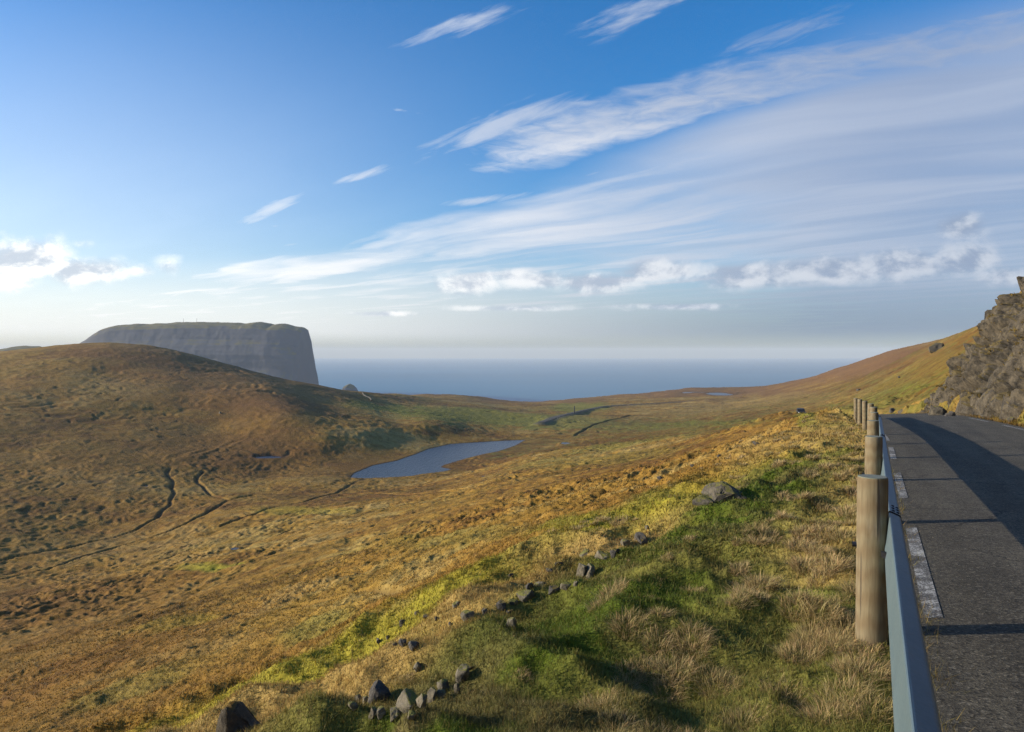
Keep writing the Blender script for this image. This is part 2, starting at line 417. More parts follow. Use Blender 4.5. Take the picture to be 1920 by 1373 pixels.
def height(X, Y, cell_k=.0045):
    """ground height with all its relief, plus masks used for the colour of the ground cover"""
    X = np.asarray(X, f32); Y = np.asarray(Y, f32); r = np.hypot(X, Y)
    z0, o = base_z(X, Y); z = z0.astype(f32).copy()
    cell = np.maximum(r * cell_k, .012)
    road = sm(-.55, .12, o) * (1 - sm(5.7, 6.6, o)) * (Y < 215)
    calm = 1 - road
    bench = sm(-3.6, -2.4, o) * (1 - sm(26, 45, Y)) * (o < 3)
    steep_r = sm(6.4, 9, o) * (1 - sm(80, 140, Y))
    # warped coordinates so bumps do not line up
    wx = X + 3 * pn(X / 17, Y / 17, 40); wy = Y + 3 * pn(X / 17, Y / 17, 41)
    hum = np.zeros_like(z)
    for i, (lam, amp) in enumerate(((170, 2.6), (75, 1.5), (36, .6), (17, .48), (8, .34), (3.9, .30), (1.9, .23), (.95, .14), (.5, .065), (.26, .026), (.14, .014))):
        fade = sm(1.2, 2.4, lam / cell)
        if lam > 20: fade = fade * sm(lam * 1.0, lam * 5, r)
        if fade.max() <= 0: continue
        n = pn(wx / lam, wy / lam, i * 3 + 1)
        if lam < 10: n = 1 - 2.2 * np.abs(n) - .35       # rounded tussocks with creases between
        a = amp * (1 + .05 * bench * (lam < 3.5)) * (1 - .72 * bench * (lam > 3.5))
        hum += a * n * fade
    big = sm(120, 500, r)
    hum = hum * lerp(1.0, .9, sm(180, 420, r))
    z += hum * calm * (.62 + .55 * np.clip(.5 + 1.2 * pn(X / 60, Y / 60, 77), 0, 1.2)) * lerp(1.0, 1.15, big)
    # eroded peat scars: thin winding cuts
    m1 = np.abs(pn(wx / 31, wy / 22, 60) + .4 * pn(wx / 9, wy / 8, 61)); patch = sm(.02, .35, pn(X / 90, Y / 90, 62) + .12)
    scar = .8 * (1 - sm(.006, .05 + .00022 * r, m1)) * sm(-.05, .3, pn(wx / 12, wy / 12, 68)) * patch * sm(40, 90, r) * calm * (1 - sm(900, 1400, r))
    m2 = np.abs(pn(wx / 9.5, wy / 7, 63) + .4 * pn(wx / 3, wy / 3, 64)); patch2 = sm(.08, .4, pn(X / 40, Y / 40, 65))
    scar2 = .8 * (1 - sm(.01, .08, m2)) * sm(-.05, .3, pn(wx / 4, wy / 4, 69)) * patch2 * sm(22, 40, r) * (1 - sm(160, 300, r)) * calm * sm(6, 12, -o)
    z -= .8 * scar + .35 * scar2
    peat = np.maximum(scar, .8 * scar2)
    for w, d, pts in STREAMS:
        k = near_box(X, Y, pts, 12); 
        if not k.any(): continue
        xs, ys = wx[k] - X[k], wy[k] - Y[k]
        dd = seg_dist(X[k] + .5 * xs, Y[k] + .5 * ys, pts); we = np.maximum(w, r[k] * .0026); e = 1 - sm(we * .4, we * 1.3, dd)
        z[k] = z[k] - d * e - hum[k] * .5 * (1 - sm(we, we * 4, dd));  peat[k] = np.maximum(peat[k], e)
    k = near_box(X, Y, LAKE, 60)
    wet = np.zeros_like(z)
    if k.any():
        d = seg_dist(X[k], Y[k], LAKE, True); ins = inside(X[k], Y[k], LAKE); s = np.where(ins, -d, d)
        bank = LAKE_Z + .12 + .05 * np.clip(s, 0, 60) + np.clip(hum[k], -.2, .6) * sm(0, 6, s)
        zz = np.where(s < 0, LAKE_Z - .1 - .3 * np.minimum(d, 4), lerp(bank, np.maximum(z[k], LAKE_Z + .1 - .06 * np.clip(s - 6, 0, 99)), sm(2, 45, s)))
        z[k] = zz; wet[k] = 1 - sm(0, 2.5, s)
    for X0, Y0, zp, ax, ay in PONDS:
        k = (np.abs(X - X0) < ax * 3) & (np.abs(Y - Y0) < ay * 3)
        if k.any():
            s = np.hypot((X[k] - X0) / ax, (Y[k] - Y0) / ay) * (1 + .25 * pn(X[k] / ax, Y[k] / ax, 9))
            z[k] = lerp(zp - .3, lerp(np.maximum(z[k], zp + .05), z[k], sm(1.3, 2.95, s)), sm(.8, 1.15, s)); wet[k] = np.maximum(wet[k], 1 - sm(1, 1.5, s))
    # far gravel road bed
    k = near_box(X, Y, FARROAD, 30); fr = np.zeros_like(z)
    if k.any():
        d = seg_dist(X[k], Y[k], FARROAD); fr[k] = 1 - sm(3, 9, d)
        z[k] = lerp(z[k], z0[k] + 1.2, fr[k])
    # road bed
    zr = Rz(Y) + CROSS * np.clip(o, 0, 6) - .07 + .02 * pn(X * 2.5, Y * 2.5, 3)
    z = z - 1.3 * sm(6.6, 8.2, o) * (1 - sm(52, 60, Y + .75 * (o - 7.5))) * (1 - sm(15, 18, o)) * (Y > 4)
    z = lerp(z, zr, road)
    return z, dict(o=o, z0=z0, hum=hum, peat=peat, wet=wet, road=road, bench=bench, fr=fr, r=r, wx=wx, wy=wy, steep=steep_r)

def hz(X, Y):
    return float(height(np.array([X, X]), np.array([Y, Y]))[0][0])
def hit(a, b):
    """line of sight through a pixel against the detailed ground"""
    u, v = (a - CX) / F, (CY - b) / F
    Y = np.exp(np.linspace(math.log(2.4), math.log(2400), 2600)); z = height(u * Y, Y)[0]
    k = np.nonzero(z >= v * Y)[0]; k = k[0] if len(k) else len(Y) - 1
    return float(u * Y[k]), float(Y[k]), float(z[k])

# ------------------------------------------------------------------ colour of the ground cover (plant colour, with some corner vignetting put into the lower-left brown)
STRAW = np.array((.335, .232, .072)); OCHRE = np.array((.265, .150, .027)); BROWN = np.array((.150, .075, .018)); RUST = np.array((.175, .088, .032))
OLIVE = np.array((.175, .165, .035)); GREEN = np.array((.165, .170, .024)); BRIGHT = np.array((.27, .245, .026)); TURF = np.array((.080, .108, .011)); PEAT = np.array((.040, .026, .016))
BLOBS = [('GREEN', 885, 782, 185, 16, .06, .75), ('GREEN', 700, 764, 90, 9, .1, .7), ('GREEN', 1090, 765, 75, 9, 0, .75), ('OLIVE', 1260, 797, 190, 11, -.02, .8), ('OLIVE', 1060, 790, 110, 16, 0, .7), ('GREEN', 1290, 795, 130, 5, -.03, .55),
         ('GREEN', 1512, 793, 26, 16, .3, .8), ('GREEN', 1690, 742, 95, 17, -.3, .85), ('OLIVE', 1700, 715, 130, 26, -.45, .4), ('OCHRE', 1780, 665, 90, 40, -.5, .3), ('OLIVE', 1640, 765, 120, 14, -.1, .7), ('BRIGHT', 400, 1062, 62, 8, -.05, .8),
         ('BRIGHT', 1110, 985, 120, 16, -.25, .7), ('OLIVE', 1270, 935, 120, 16, -.2, .6), ('BRIGHT', 330, 1170, 90, 9, -.2, .5), ('OLIVE', 590, 1180, 90, 18, -.3, .6), ('OLIVE', 880, 1010, 200, 16, -.1, .35),
         ('RUST', 1600, 685, 170, 26, -.2, .9), ('RUST', 1330, 735, 240, 9, 0, .75), ('RUST', 1010, 750, 130, 8, 0, .6), ('BROWN', 560, 860, 240, 45, .1, .6), ('BROWN', 480, 740, 160, 60, .2, .4), ('STRAW', 1420, 760, 220, 18, -.1, .5),
         ('STRAW', 1480, 850, 130, 38, -.2, .55), ('STRAW', 1560, 820, 70, 40, 0, .5), ('RUST', 380, 700, 260, 70, .2, .5), ('BROWN', 420, 830, 180, 60, 0, .45), ('BROWN', 150, 800, 260, 110, .1, .35), ('BROWN', 60, 1250, 420, 190, -.2, .55), ('BROWN', 120, 960, 300, 110, 0, .35), ('OLIVE', 250, 1290, 160, 26, -.35, .4), ('BRIGHT', 560, 960, 90, 7, 0, .35), ('GREEN', 1180, 830, 120, 5, -.15, .45), ('OLIVE', 1120, 860, 160, 14, -.1, .35)]  # large lower-left BROWN: dark heather, plus lens vignetting put into the colour
PAL = dict(STRAW=STRAW, OCHRE=OCHRE, BROWN=BROWN, RUST=RUST, OLIVE=OLIVE, GREEN=GREEN, BRIGHT=BRIGHT)

def cover(X, Y, z, M):
    o, r, wx, wy = M['o'], M['r'], M['wx'], M['wy']
    Ys = np.maximum(Y, .5); a = CX + F * X / Ys; b = CY - F * M['z0'] / Ys; front = (Y > 1.5)
    n_big = fbm(wx / 120, wy / 90, 3, 20); n_mid = fbm(wx / 16, wy / 11, 4, 24); n_sm = fbm(wx / 2.6, wy / 2.2, 3, 28)
    sp = np.clip(.5 + .5 * n_big + .35 * n_mid + .2 * n_sm, 0, 1)[:, None]
    c = lerp(OCHRE, BROWN, sm(.45, .85, sp) * (.3 + .7 * sm(20, 90, r)[:, None]))
    c = lerp(c, STRAW, .75 * sm(.42, .12, sp))
    gr = sm(.15, .6, fbm(wx / 48, wy / 26, 4, 33) + .15)[:, None]
    c = lerp(c, OLIVE, .15 * gr)
    sp2 = sm(.0, .55, fbm(wx / 6, wy / 4, 4, 37))[:, None]
    c = lerp(c, BROWN * .75, .42 * sp2 * sm(40, 150, r)[:, None])
    da = 26 * pn(wx / (.03 * r + 2), wy / (.03 * r + 2), 50); db = 5 * pn(wx / (.02 * r + 2), wy / (.02 * r + 2), 51)
    for nm, a0, b0, ra, rb, rot, s in BLOBS:
        cr, sr = math.cos(rot), math.sin(rot); dx = a - a0 + da * min(1, ra / 60); dy = b - b0 + db * min(1, rb / 12)
        q = np.hypot((dx * cr + dy * sr) / ra, (-dx * sr + dy * cr) / rb)
        k = (s * (1 - sm(.55, 1.25, q + .35 * n_mid)) * front)[:, None]
        c = lerp(c, PAL[nm], k)
    # road embankment: short green turf on the shelf, bright moss and straw on the slope below it
    emb = (sm(-13, -4.5, o + 3.5 * n_mid + 2 * n_big) * (1 - sm(13, 26, Y)) * (o < 2))[:, None]
    c = lerp(c, lerp(BRIGHT, STRAW, sm(.0, .7, n_mid + .5 * n_sm)[:, None]), .85 * emb)
    shelf = (sm(-3.7, -2.7, o + .5 * n_sm) * (1 - sm(15, 21, Y)) * (o < 2))[:, None]
    tf = lerp(TURF, OLIVE * .8, sm(-.15, .5, fbm(X / 1.7, Y / 1.7, 3, 55))[:, None])
    tf = lerp(tf, np.array((.115, .085, .035)), (.35 + .4 * sm(6, 3.5, Y)[:, None]) * sm(0, .5, fbm(X / .9 + 5, Y / .9, 3, 57) + .4 * n_mid)[:, None])
    c = lerp(c, tf, shelf)
    verge = (sm(-1.7, -.6, o + .5 * n_sm) * (o < 2) * (Y < 60))[:, None]
    c = lerp(c, lerp(STRAW * 1.1, OLIVE, sm(-.1, .55, n_sm + .5 * n_mid)[:, None]), .75 * verge)
    hs = (sm(5.7, 6.4, o) * (1 - sm(100, 180, Y)))[:, None]
    c = lerp(c, lerp(lerp(STRAW * .7, OCHRE, .5), OLIVE * .8, sm(-.1, .5, n_mid + .5 * n_sm)[:, None]), .8 * hs)
    hr = (sm(6.5, 12, o) * sm(58, 90, Y) * (1 - sm(600, 1000, r)))[:, None]
    c = c * (1 - .22 * hr)
    c = lerp(c, OLIVE * .75, .65 * hr * sm(.0, .45, fbm(wx / 13, wy / 9, 4, 91))[:, None])
    c = lerp(c, BROWN * .8, .7 * hr * sm(.05, .5, fbm(wx / 6 + 7, wy / 4, 4, 95))[:, None])
    grit = (sm(.04, .2, o) * (1 - sm(5.55, 5.9, o)) * (Y < 215))[:, None]
    c = lerp(c, np.array((.045, .038, .026)), grit)
    c = lerp(c, np.array((.10, .09, .075)), M['fr'][:, None] * .75)
    c = lerp(c, PEAT, np.clip(M['peat'], 0, 1)[:, None] * .65)
    c = lerp(c, PEAT, M['wet'][:, None] * .7)
    far = sm(1250, 1500, r)[:, None] * (b > 700)[:, None]
    c = lerp(c, RUST, far * .5)
    rock = (M['z0'] < -100)[:, None] * (r > 1300)[:, None]
    return lerp(c, np.array((.08, .07, .06)), rock)

# ------------------------------------------------------------------ ground
print('ground'); 
A = np.radians(np.concatenate([np.linspace(-115, -41, 90)[:-1], np.linspace(-41, 41, 1180), np.linspace(41, 115, 90)[1:]]))
LR = np.concatenate([np.linspace(math.log(.7), math.log(3), 60)[:-1], np.linspace(math.log(3), math.log(40), 440)[:-1],
                     np.linspace(math.log(40), math.log(750), 800)[:-1], np.linspace(math.log(750), math.log(3600), 330)])
def make_ground():
    Rr = np.exp(LR); X = (Rr[:, None] * np.sin(A)[None]).ravel().astype(f32); Y = (Rr[:, None] * np.cos(A)[None]).ravel().astype(f32)
    z, M = height(X, Y); c = cover(X, Y, z, M)
    o = np_mesh('ground', np.stack([X, Y, z], 1), grid_faces(len(LR), len(A))[:, ::-1], mat_ground(), attrs={'albedo': c.astype(f32)})
    tag(o, kind='structure')
    # the ground behind the camera, same sheet style, coarse
    A2 = np.radians(np.linspace(114.5, 245.5, 140)); L2 = np.linspace(math.log(.7), math.log(3600), 240); R2 = np.exp(L2)
    X = (R2[:, None] * np.sin(A2)[None]).ravel().astype(f32); Y = (R2[:, None] * np.cos(A2)[None]).ravel().astype(f32)
    Xc = np.where(np.abs(np.degrees(np.arctan2(X, Y))) > 150, X, X)
    z, M = height(X, Y, .02); c = cover(X, Y, z, M)
    o = np_mesh('ground', np.stack([X, Y, z - .004], 1), grid_faces(len(L2), len(A2))[:, ::-1], bpy.data.materials['moorland'], attrs={'albedo': c.astype(f32)})
    tag(o, kind='structure')
make_ground()

# ------------------------------------------------------------------ water
def poly_water(name, pts, z, mat):
    bm = bmesh.new(); vs = [bm.verts.new((x, y, z)) for x, y in pts]; f = bm.faces.new(vs)
    bmesh.ops.triangulate(bm, faces=[f]); o = bm_obj(name, bm, mat)
    if o.data.polygons[0].normal.z < 0: o.data.flip_normals()
    return tag(o, kind='structure')
lake_m = mat_water('lake_water', (.015, .020, .036), .28, .55, 1.0, .9)
sea_m = mat_water('sea_water', (.042, .165, .24), .40, .012, .5, 5.0)
cxl = np.mean([p[0] for p in LAKE]); cyl = np.mean([p[1] for p in LAKE])
def smooth_poly(pts, n=4):
    out = []
    L = len(pts)
    for i in range(L):
        p0, p1, p2, p3 = [np.array(pts[(i + k) % L]) for k in (-1, 0, 1, 2)]
        for t in np.linspace(0, 1, n, endpoint=False):
            out.append(tuple(.5 * (2 * p1 + (p2 - p0) * t + (2 * p0 - 5 * p1 + 4 * p2 - p3) * t ** 2 + (3 * p1 - p0 - 3 * p2 + p3) * t ** 3)))
    return out
poly_water('lake', [(x + np.sign(x - cxl) * .2, y + np.sign(y - cyl) * .4) for x, y in LAKE], LAKE_Z, lake_m)
for X0, Y0, zp, ax, ay in PONDS:
    poly_water('pool', [(X0 + 1.25 * ax * math.cos(t), Y0 + 1.25 * ay * math.sin(t)) for t in np.linspace(0, 2 * math.pi, 40, endpoint=False)], zp, lake_m)
SX = np.array([-30000, -8000, -2000, 0, 2000, 8000, 30000.]); SY = np.array([-3200, 0, 1500, 3000, 6000, 12000, 24000, 28000.])
gx, gy = np.meshgrid(SX, SY)
tag(np_mesh('sea', np.stack([gx.ravel(), gy.ravel(), np.full(gx.size, SEA)], 1), grid_faces(len(SY), len(SX)), sea_m), kind='structure')

# ------------------------------------------------------------------ headland and distant hill
def make_mesa():
    m, nt, b = new_mat('basalt_headland'); g = G(nt); p = g.geo('Position')
    n = g.noise(g.scalevec(p, 1, 1, .35), .02, 8, .65); st = g.noise(g.scalevec(p, .08, .08, 1), .06, 5, .6)
    c = g.mix(g.m('ADD', g.m('MULTIPLY', n, .6), g.m('MULTIPLY', st, .2)), (.085, .086, .095), (.135, .132, .134))
    nz = g.sep(g.geo('Normal'))[2]
    gr = g.sstep(g.m('ADD', nz, g.m('MULTIPLY', g.m('SUBTRACT', n, .5), .9)), .62, .85)
    c = g.mix(gr, c, g.mix(n, (.10, .09, .04), (.19, .16, .07)))
    nt.links.new(c, b.inputs['Base Color']); setp(b, Roughness=1.0, **{'Specular IOR Level': .1})
    nt.links.new(g.bump(n, .35, 6), b.inputs['Normal'])
    D = 3000
    def prof(pts, n, front, back, name, base=SEA, D=D, wall=.0):
        q = np.array(pts, float); s = np.concatenate([[0], np.cumsum(np.hypot(np.diff(q[:, 0]), np.diff(q[:, 1])))])
        ss = np.linspace(0, s[-1], n); U = (np.interp(ss, s, q[:, 0]) - CX) / F; Z = (CY - np.interp(ss, s, q[:, 1])) / F * D
        Xc = U * D
        # cross section: (distance towards the camera, share of height)
        T = np.array([(-back, 0), (-back * .8, .55), (-back * .5, .80), (-40, .99), (0, 1), (60, .985), (110, .95), (125, .91), (150, .78), (175, .70), (195, .60), (front * .62, .45), (front * .8, .24), (front, .0), (front * 1.05, -.1)])
        tt = np.linspace(0, len(T) - 1, 150); TY = np.interp(tt, range(len(T)), T[:, 0]); TH = np.interp(tt, range(len(T)), T[:, 1])
        H = Z - base; ker = np.ones(61) / 61; Hs = np.minimum(np.convolve(np.pad(H, 30, 'edge'), ker, 'valid'), H + 6)
        XX = Xc[None] * (1 + np.clip(-TY, 0, None)[:, None] / D); YY = D - TY[:, None] * np.clip(Hs / 320, .15, 1.1)[None] ** .25; ZZ = base + lerp(Hs[None], H[None], np.clip((TH[:, None] - .85) / .1, 0, 1)) * TH[:, None]
        face = np.clip(sm(90, 150, TY) , 0, 1)[:, None]
        # gullies and buttresses
        gul = fbm(XX / 120, ZZ / 260, 4, 80) * 2.5 + fbm(XX / 30, ZZ / 40, 3, 85) * 1.3 + 1.6 * fbm(XX / 300, ZZ / 14, 2, 88)
        YY = YY - gul * face; ZZ = ZZ + fbm(XX / 60, YY / 60, 3, 90) * 2.5 * (1 - face) * sm(-.01, .1, TH)[:, None]
        V = np.stack([XX.ravel(), YY.ravel(), ZZ.ravel()], 1)
        return tag(np_mesh(name, V, grid_faces(len(TY), n), m), kind='structure')
    prof([(60, 720), (110, 690), (160, 650), (185, 634), (213, 615), (235, 609), (262, 607), (285, 608), (310, 606), (332, 605), (350, 604), (395, 604), (430, 605), (468, 607), (472, 604.5), (490, 603.5), (510, 607), (518, 609.5), (526, 607.5), (540, 608), (558, 612), (570, 614), (578, 619), (581, 630), (584, 640), (587, 660), (590, 675), (592, 690), (596, 706), (598, 722), (603, 745), (606, 757)],
         420, 330, 900, 'headland')
    prof([(-120, 720), (-40, 680), (0, 661), (22, 652), (50, 649.5), (75, 649.5), (95, 652), (140, 665), (200, 690)], 120, 300, 500, 'distant_hill', D=2300)
    # sea stack off the headland
    prof([(640, 757), (649, 735), (651, 722.5), (657, 721), (664, 724), (669, 728), (676, 742), (684, 757)], 60, 60, 60, 'sea_rock', D=2600)
make_mesa()
dark_m = mat_plain('dark_metal', (.05, .05, .055), .5, .6)
def mast(a, top, D, label):
    x = (a - CX) / F * D; z0 = (CY - 612) / F * D; z1 = (CY - top) / F * D
    bm = bmesh.new()
    for dx, dy in ((-1, -1), (1, -1), (0, 1.2)):
        v = bmesh.ops.create_cone(bm, segments=6, radius1=.35, radius2=.2, depth=z1 - z0, cap_ends=True)['verts']
        for q in v: k = (q.co.z / (z1 - z0) + .5); q.co.x += dx * (1 - .6 * k); q.co.y += dy * (1 - .6 * k)
    for i in range(1, 8):
        v = bmesh.ops.create_cone(bm, segments=6, radius1=1.1 * (1 - i * .07), radius2=1.1 * (1 - i * .07), depth=.3, cap_ends=True)['verts']
        for q in v: q.co.z += (i / 8 - .5) * (z1 - z0)
    o = bm_obj('radio_mast', bm, dark_m); o.location = (x, D, (z0 + z1) / 2 )
    tag(o, label, 'mast', 'masts on the headland')
mast(344, 597.5, 2990, 'thin lattice mast on the flat headland, the left one of the two')
mast(369, 597, 2990, 'thin lattice mast on the flat headland, the right one of the two')

# ------------------------------------------------------------------ road
asph = mat_asphalt(); paint = mat_paint()
def strip(name, o0, o1, y0, y1, mat, dz, n_o=12, step=.35, jit=0):
    Yv = np.concatenate([np.arange(y0, min(y1, 60), step), np.linspace(max(min(y1, 60), y0), y1, 2 + int((y1 - 60) / 1.5) if y1 > 60 else 2)])
    O = np.linspace(o0, o1, n_o); YY, OO = np.meshgrid(Yv, O, indexing='ij')
    if jit:
        e = np.zeros_like(OO); e[:, 0] = jit * (pn(Yv * 1.7, Yv * 0, 7) + .6 * pn(Yv * 6, Yv * 0, 8)); e[:, -1] = jit * (pn(Yv * 1.7, Yv * 0, 9) + .6 * pn(Yv * 6, Yv * 0, 10)); OO = OO + e
    ZZ = Rz(YY) + CROSS * OO + dz
    return np_mesh(name, np.stack([(Rx(YY) + OO).ravel(), YY.ravel(), ZZ.ravel()], 1), grid_faces(len(Yv), n_o)[:, ::-1], mat)
tag(strip('road', R0, R1, -30, 215, asph, 0, 16, .2, .035), kind='structure')
def markings():
    bmV = []; bmF = []; n = 0
    def dash(o0, y0, y1, w=.128):
        nonlocal n
        Yv = np.linspace(y0, y1, max(3, int((y1 - y0) / .25)))
        for Y in Yv:
            for o in (o0, o0 + w): bmV.append((float(Rx(Y)) + o, Y, float(Rz(Y)) + CROSS * o + .004))
        for i in range(len(Yv) - 1): a = n + 2 * i; bmF.append((a, a + 1, a + 3, a + 2))
        n += 2 * len(Yv)
    for y0, y1 in ((-4.2, -1.2), (1.0, 3.0), (5.05, 8.25), (10.4, 13.4), (15.9, 18.9), (21.2, 24.2), (26.5, 29.5), (32, 35), (37.5, 40.5)): dash(.335, y0, y1)
    for y0, y1 in ((2, 5), (7.4, 10.4), (13, 16), (18.5, 21.5), (23.9, 27.6), (30, 34), (36.5, 40), (43, 47)): dash(5.05, y0, y1)
    o = np_mesh('road_markings', np.array(bmV), np.array(bmF, np.int32), paint, smooth=False); tag(o, kind='structure')
markings()
def far_road():
    p = np.array(FARROAD); t = np.linspace(0, len(p) - 1, 160)
    x = np.interp(t, range(len(p)), p[:, 0]); y = np.interp(t, range(len(p)), p[:, 1])
    k = np.ones(9) / 9
    x = np.convolve(np.pad(x, 4, 'edge'), k, 'valid'); y = np.convolve(np.pad(y, 4, 'edge'), k, 'valid')
    dx, dy = np.gradient(x), np.gradient(y); L = np.hypot(dx, dy); nx, ny = -dy / L, dx / L
    V = np.concatenate([np.stack([x + s * nx * 2.6, y + s * ny * 2.6, height(x + s * nx * 2.6, y + s * ny * 2.6)[0] + .3], 1)[:, None] for s in (-1, 1)], 1).reshape(-1, 3)
    o = np_mesh('distant_road', V, grid_faces(len(x), 2), asph); tag(o, kind='structure')
    if o.data.polygons[0].normal.z < 0: o.data.flip_normals()
far_road()

# ------------------------------------------------------------------ guard posts and rail
wood = mat_wood(); steel = mat_steel()
zinc = mat_plain('zinc_cap', (.42, .44, .43), .45, .5); bolt_m = mat_plain('dark_bolt', (.03, .03, .035), .45, .7)
POST_Y = [1.0, 4.8, 8.6, 12.4, 16.2, 20.0, 23.8, 27.6, 31.4, 35.2]
def post_meshes(seed):
    rnd = random.Random(seed)
    bm = bmesh.new(); R = .093; n = 40; rings = []
    zs = [-.25, 0, .12, .3, .5, .7, .85, .96, 1.03, 1.044, 1.048]
    for z in zs:
        rr = R * (1.03 - .03 * z) if z < 1.03 else R * (.995 if z < 1.04 else (.975 if z < 1.046 else .95))
        rings.append([bm.verts.new((rr * (1 + .012 * math.sin(3 * a + seed) + .006 * math.sin(7 * a + z * 4)) * math.cos(a), rr * (1 + .010 * math.sin(2 * a + 1)) * math.sin(a), z)) for a in [2 * math.pi * i / n for i in range(n)]])
    for r0, r1 in zip(rings, rings[1:]):
        for i in range(n): bm.faces.new((r0[i], r0[(i + 1) % n], r1[(i + 1) % n], r1[i]))
    bm.faces.new(rings[-1]); bm.faces.new(rings[0][::-1])
    return bm
def post_bolt():
    bm = bmesh.new()
    bmesh.ops.create_cone(bm, segments=6, radius1=.017, radius2=.017, depth=.03, cap_ends=True, matrix=Matrix.Translation((-.102, 0, .60)) @ Matrix.Rotation(math.pi / 2, 4, 'Y'))
    bmesh.ops.create_cone(bm, segments=16, radius1=.026, radius2=.026, depth=.008, cap_ends=True, matrix=Matrix.Translation((-.092, 0, .60)) @ Matrix.Rotation(math.pi / 2, 4, 'Y'))
    return bm
def post_cap():
    bm = bmesh.new(); n = 40
    R = .0885
    r0 = [bm.verts.new((R * math.cos(a), R * math.sin(a), 1.044)) for a in [2 * math.pi * i / n for i in range(n)]]
    r1 = [bm.verts.new((R * .99 * math.cos(a), R * .99 * math.sin(a), 1.052)) for a in [2 * math.pi * i / n for i in range(n)]]
    r2 = [bm.verts.new((R * .90 * math.cos(a), R * .90 * math.sin(a), 1.0535)) for a in [2 * math.pi * i / n for i in range(n)]]
    for p, q in ((r0, r1), (r1, r2)):
        for i in range(n): bm.faces.new((p[i], p[(i + 1) % n], q[(i + 1) % n], q[i]))
    bm.faces.new(r2); return bm
mc = bpy.data.meshes.new('end_cap'); b_ = post_cap(); b_.to_mesh(mc); b_.free(); 
m, nt, b = new_mat('post_end_grain'); g = G(nt); p = g.objco()
wv = g.n('ShaderNodeTexWave'); wv.wave_type = 'RINGS'; wv.rings_direction = 'Z'; g.put(wv.inputs['Vector'], p); wv.inputs['Scale'].default_value = 22; wv.inputs['Distortion'].default_value = 1.5
nn = g.noise(p, 25, 5, .6)
nt.links.new(g.mix(nn, g.mix(wv.outputs[1], (.15, .15, .11), (.26, .25, .20)), (.13, .15, .09)), b.inputs['Base Color']); setp(b, Roughness=.7)
mc.materials.append(m)
mb = bpy.data.meshes.new('bolt'); b_ = post_bolt(); b_.to_mesh(mb); b_.free(); mb.materials.append(bolt_m)
PLAB = ['round wooden guard post at the frame edge behind the camera', 'nearest and tallest wooden guard post, its full height and side bolt in view',
        'second wooden guard post from the camera, standing directly behind the nearest one', 'third wooden guard post along the rail, its top above the second',
        'fourth wooden guard post along the rail, only its upper end in view', 'fifth wooden guard post along the rail, top showing above the fourth',
        'sixth wooden guard post along the rail, where the road starts bending', 'seventh wooden guard post along the rail, thin and set left of the nearer ones',
        'eighth wooden guard post, a sliver at the left of the row', 'farthest wooden guard post beyond the road crest']
meshes = []
for s in range(4):
    bm = post_meshes(s * 1.7); me = bpy.data.meshes.new('log'); bm.normal_update(); bm.to_mesh(me); bm.free(); me.materials.append(wood)
    for q in me.polygons: q.use_smooth = abs(q.normal.z) < .5
    meshes.append(me)
for i, Y in enumerate(POST_Y):
    if i == 0: continue
    x = float(Rx(Y)) - .025; z = float(Rz(Y)) - .045
    e = empty('guard_post', (x, Y, z)); e.rotation_euler = (math.radians(random.Random(i).uniform(-.6, .6)), math.radians(random.Random(i + 40).uniform(-.6, .6) + (.8 if i == 1 else 0)), 0)
    tag(e, PLAB[i], 'guard post', 'wooden posts of the guard rail')
    o = link(bpy.data.objects.new('log', meshes[i % 4]), e); o.rotation_euler = (0, 0, i * 1.3)
    ec = link(bpy.data.objects.new('end_cap', mc), e)
    bo = link(bpy.data.objects.new('bolt', mb), e); bo.rotation_euler = (0, 0, -.46)

def sweep(name, profile, y0, y1, mat, parent, step=.4, close=True):
    """sweeps a closed cross-section (offset from post line, height over road) along the road"""
    Yv = np.arange(y0, y1 + 1e-6, step); n = len(profile); V = []
    for Y in Yv:
        for o, h in profile: V.append((float(Rx(Y)) + o, Y, float(Rz(Y)) + h))
    i = np.arange(len(Yv) * n).reshape(len(Yv), n)
    j = np.roll(i, -1, 1)
    fs = np.stack([i[:-1], j[:-1], j[1:], i[1:]], -1).reshape(-1, 4)
    ob = np_mesh(name, np.array(V), [fs, i[0][::-1].reshape(1, -1), i[-1].reshape(1, -1)], mat, parent, smooth=False)
    return ob
def rounded(pts, rad=.012, k=3):
    out = []; n = len(pts)
    for i in range(n):
        p, a, b = np.array(pts[i]), np.array(pts[i - 1]), np.array(pts[(i + 1) % n])
        da = (a - p) / np.linalg.norm(a - p); db = (b - p) / np.linalg.norm(b - p)
        rr = min(rad, np.linalg.norm(a - p) * .4, np.linalg.norm(b - p) * .4)
        for t in np.linspace(0, 1, k):
            q = (1 - t) ** 2 * (p + da * rr) + 2 * t * (1 - t) * p + t * t * (p + db * rr); out.append(tuple(q))
    return out
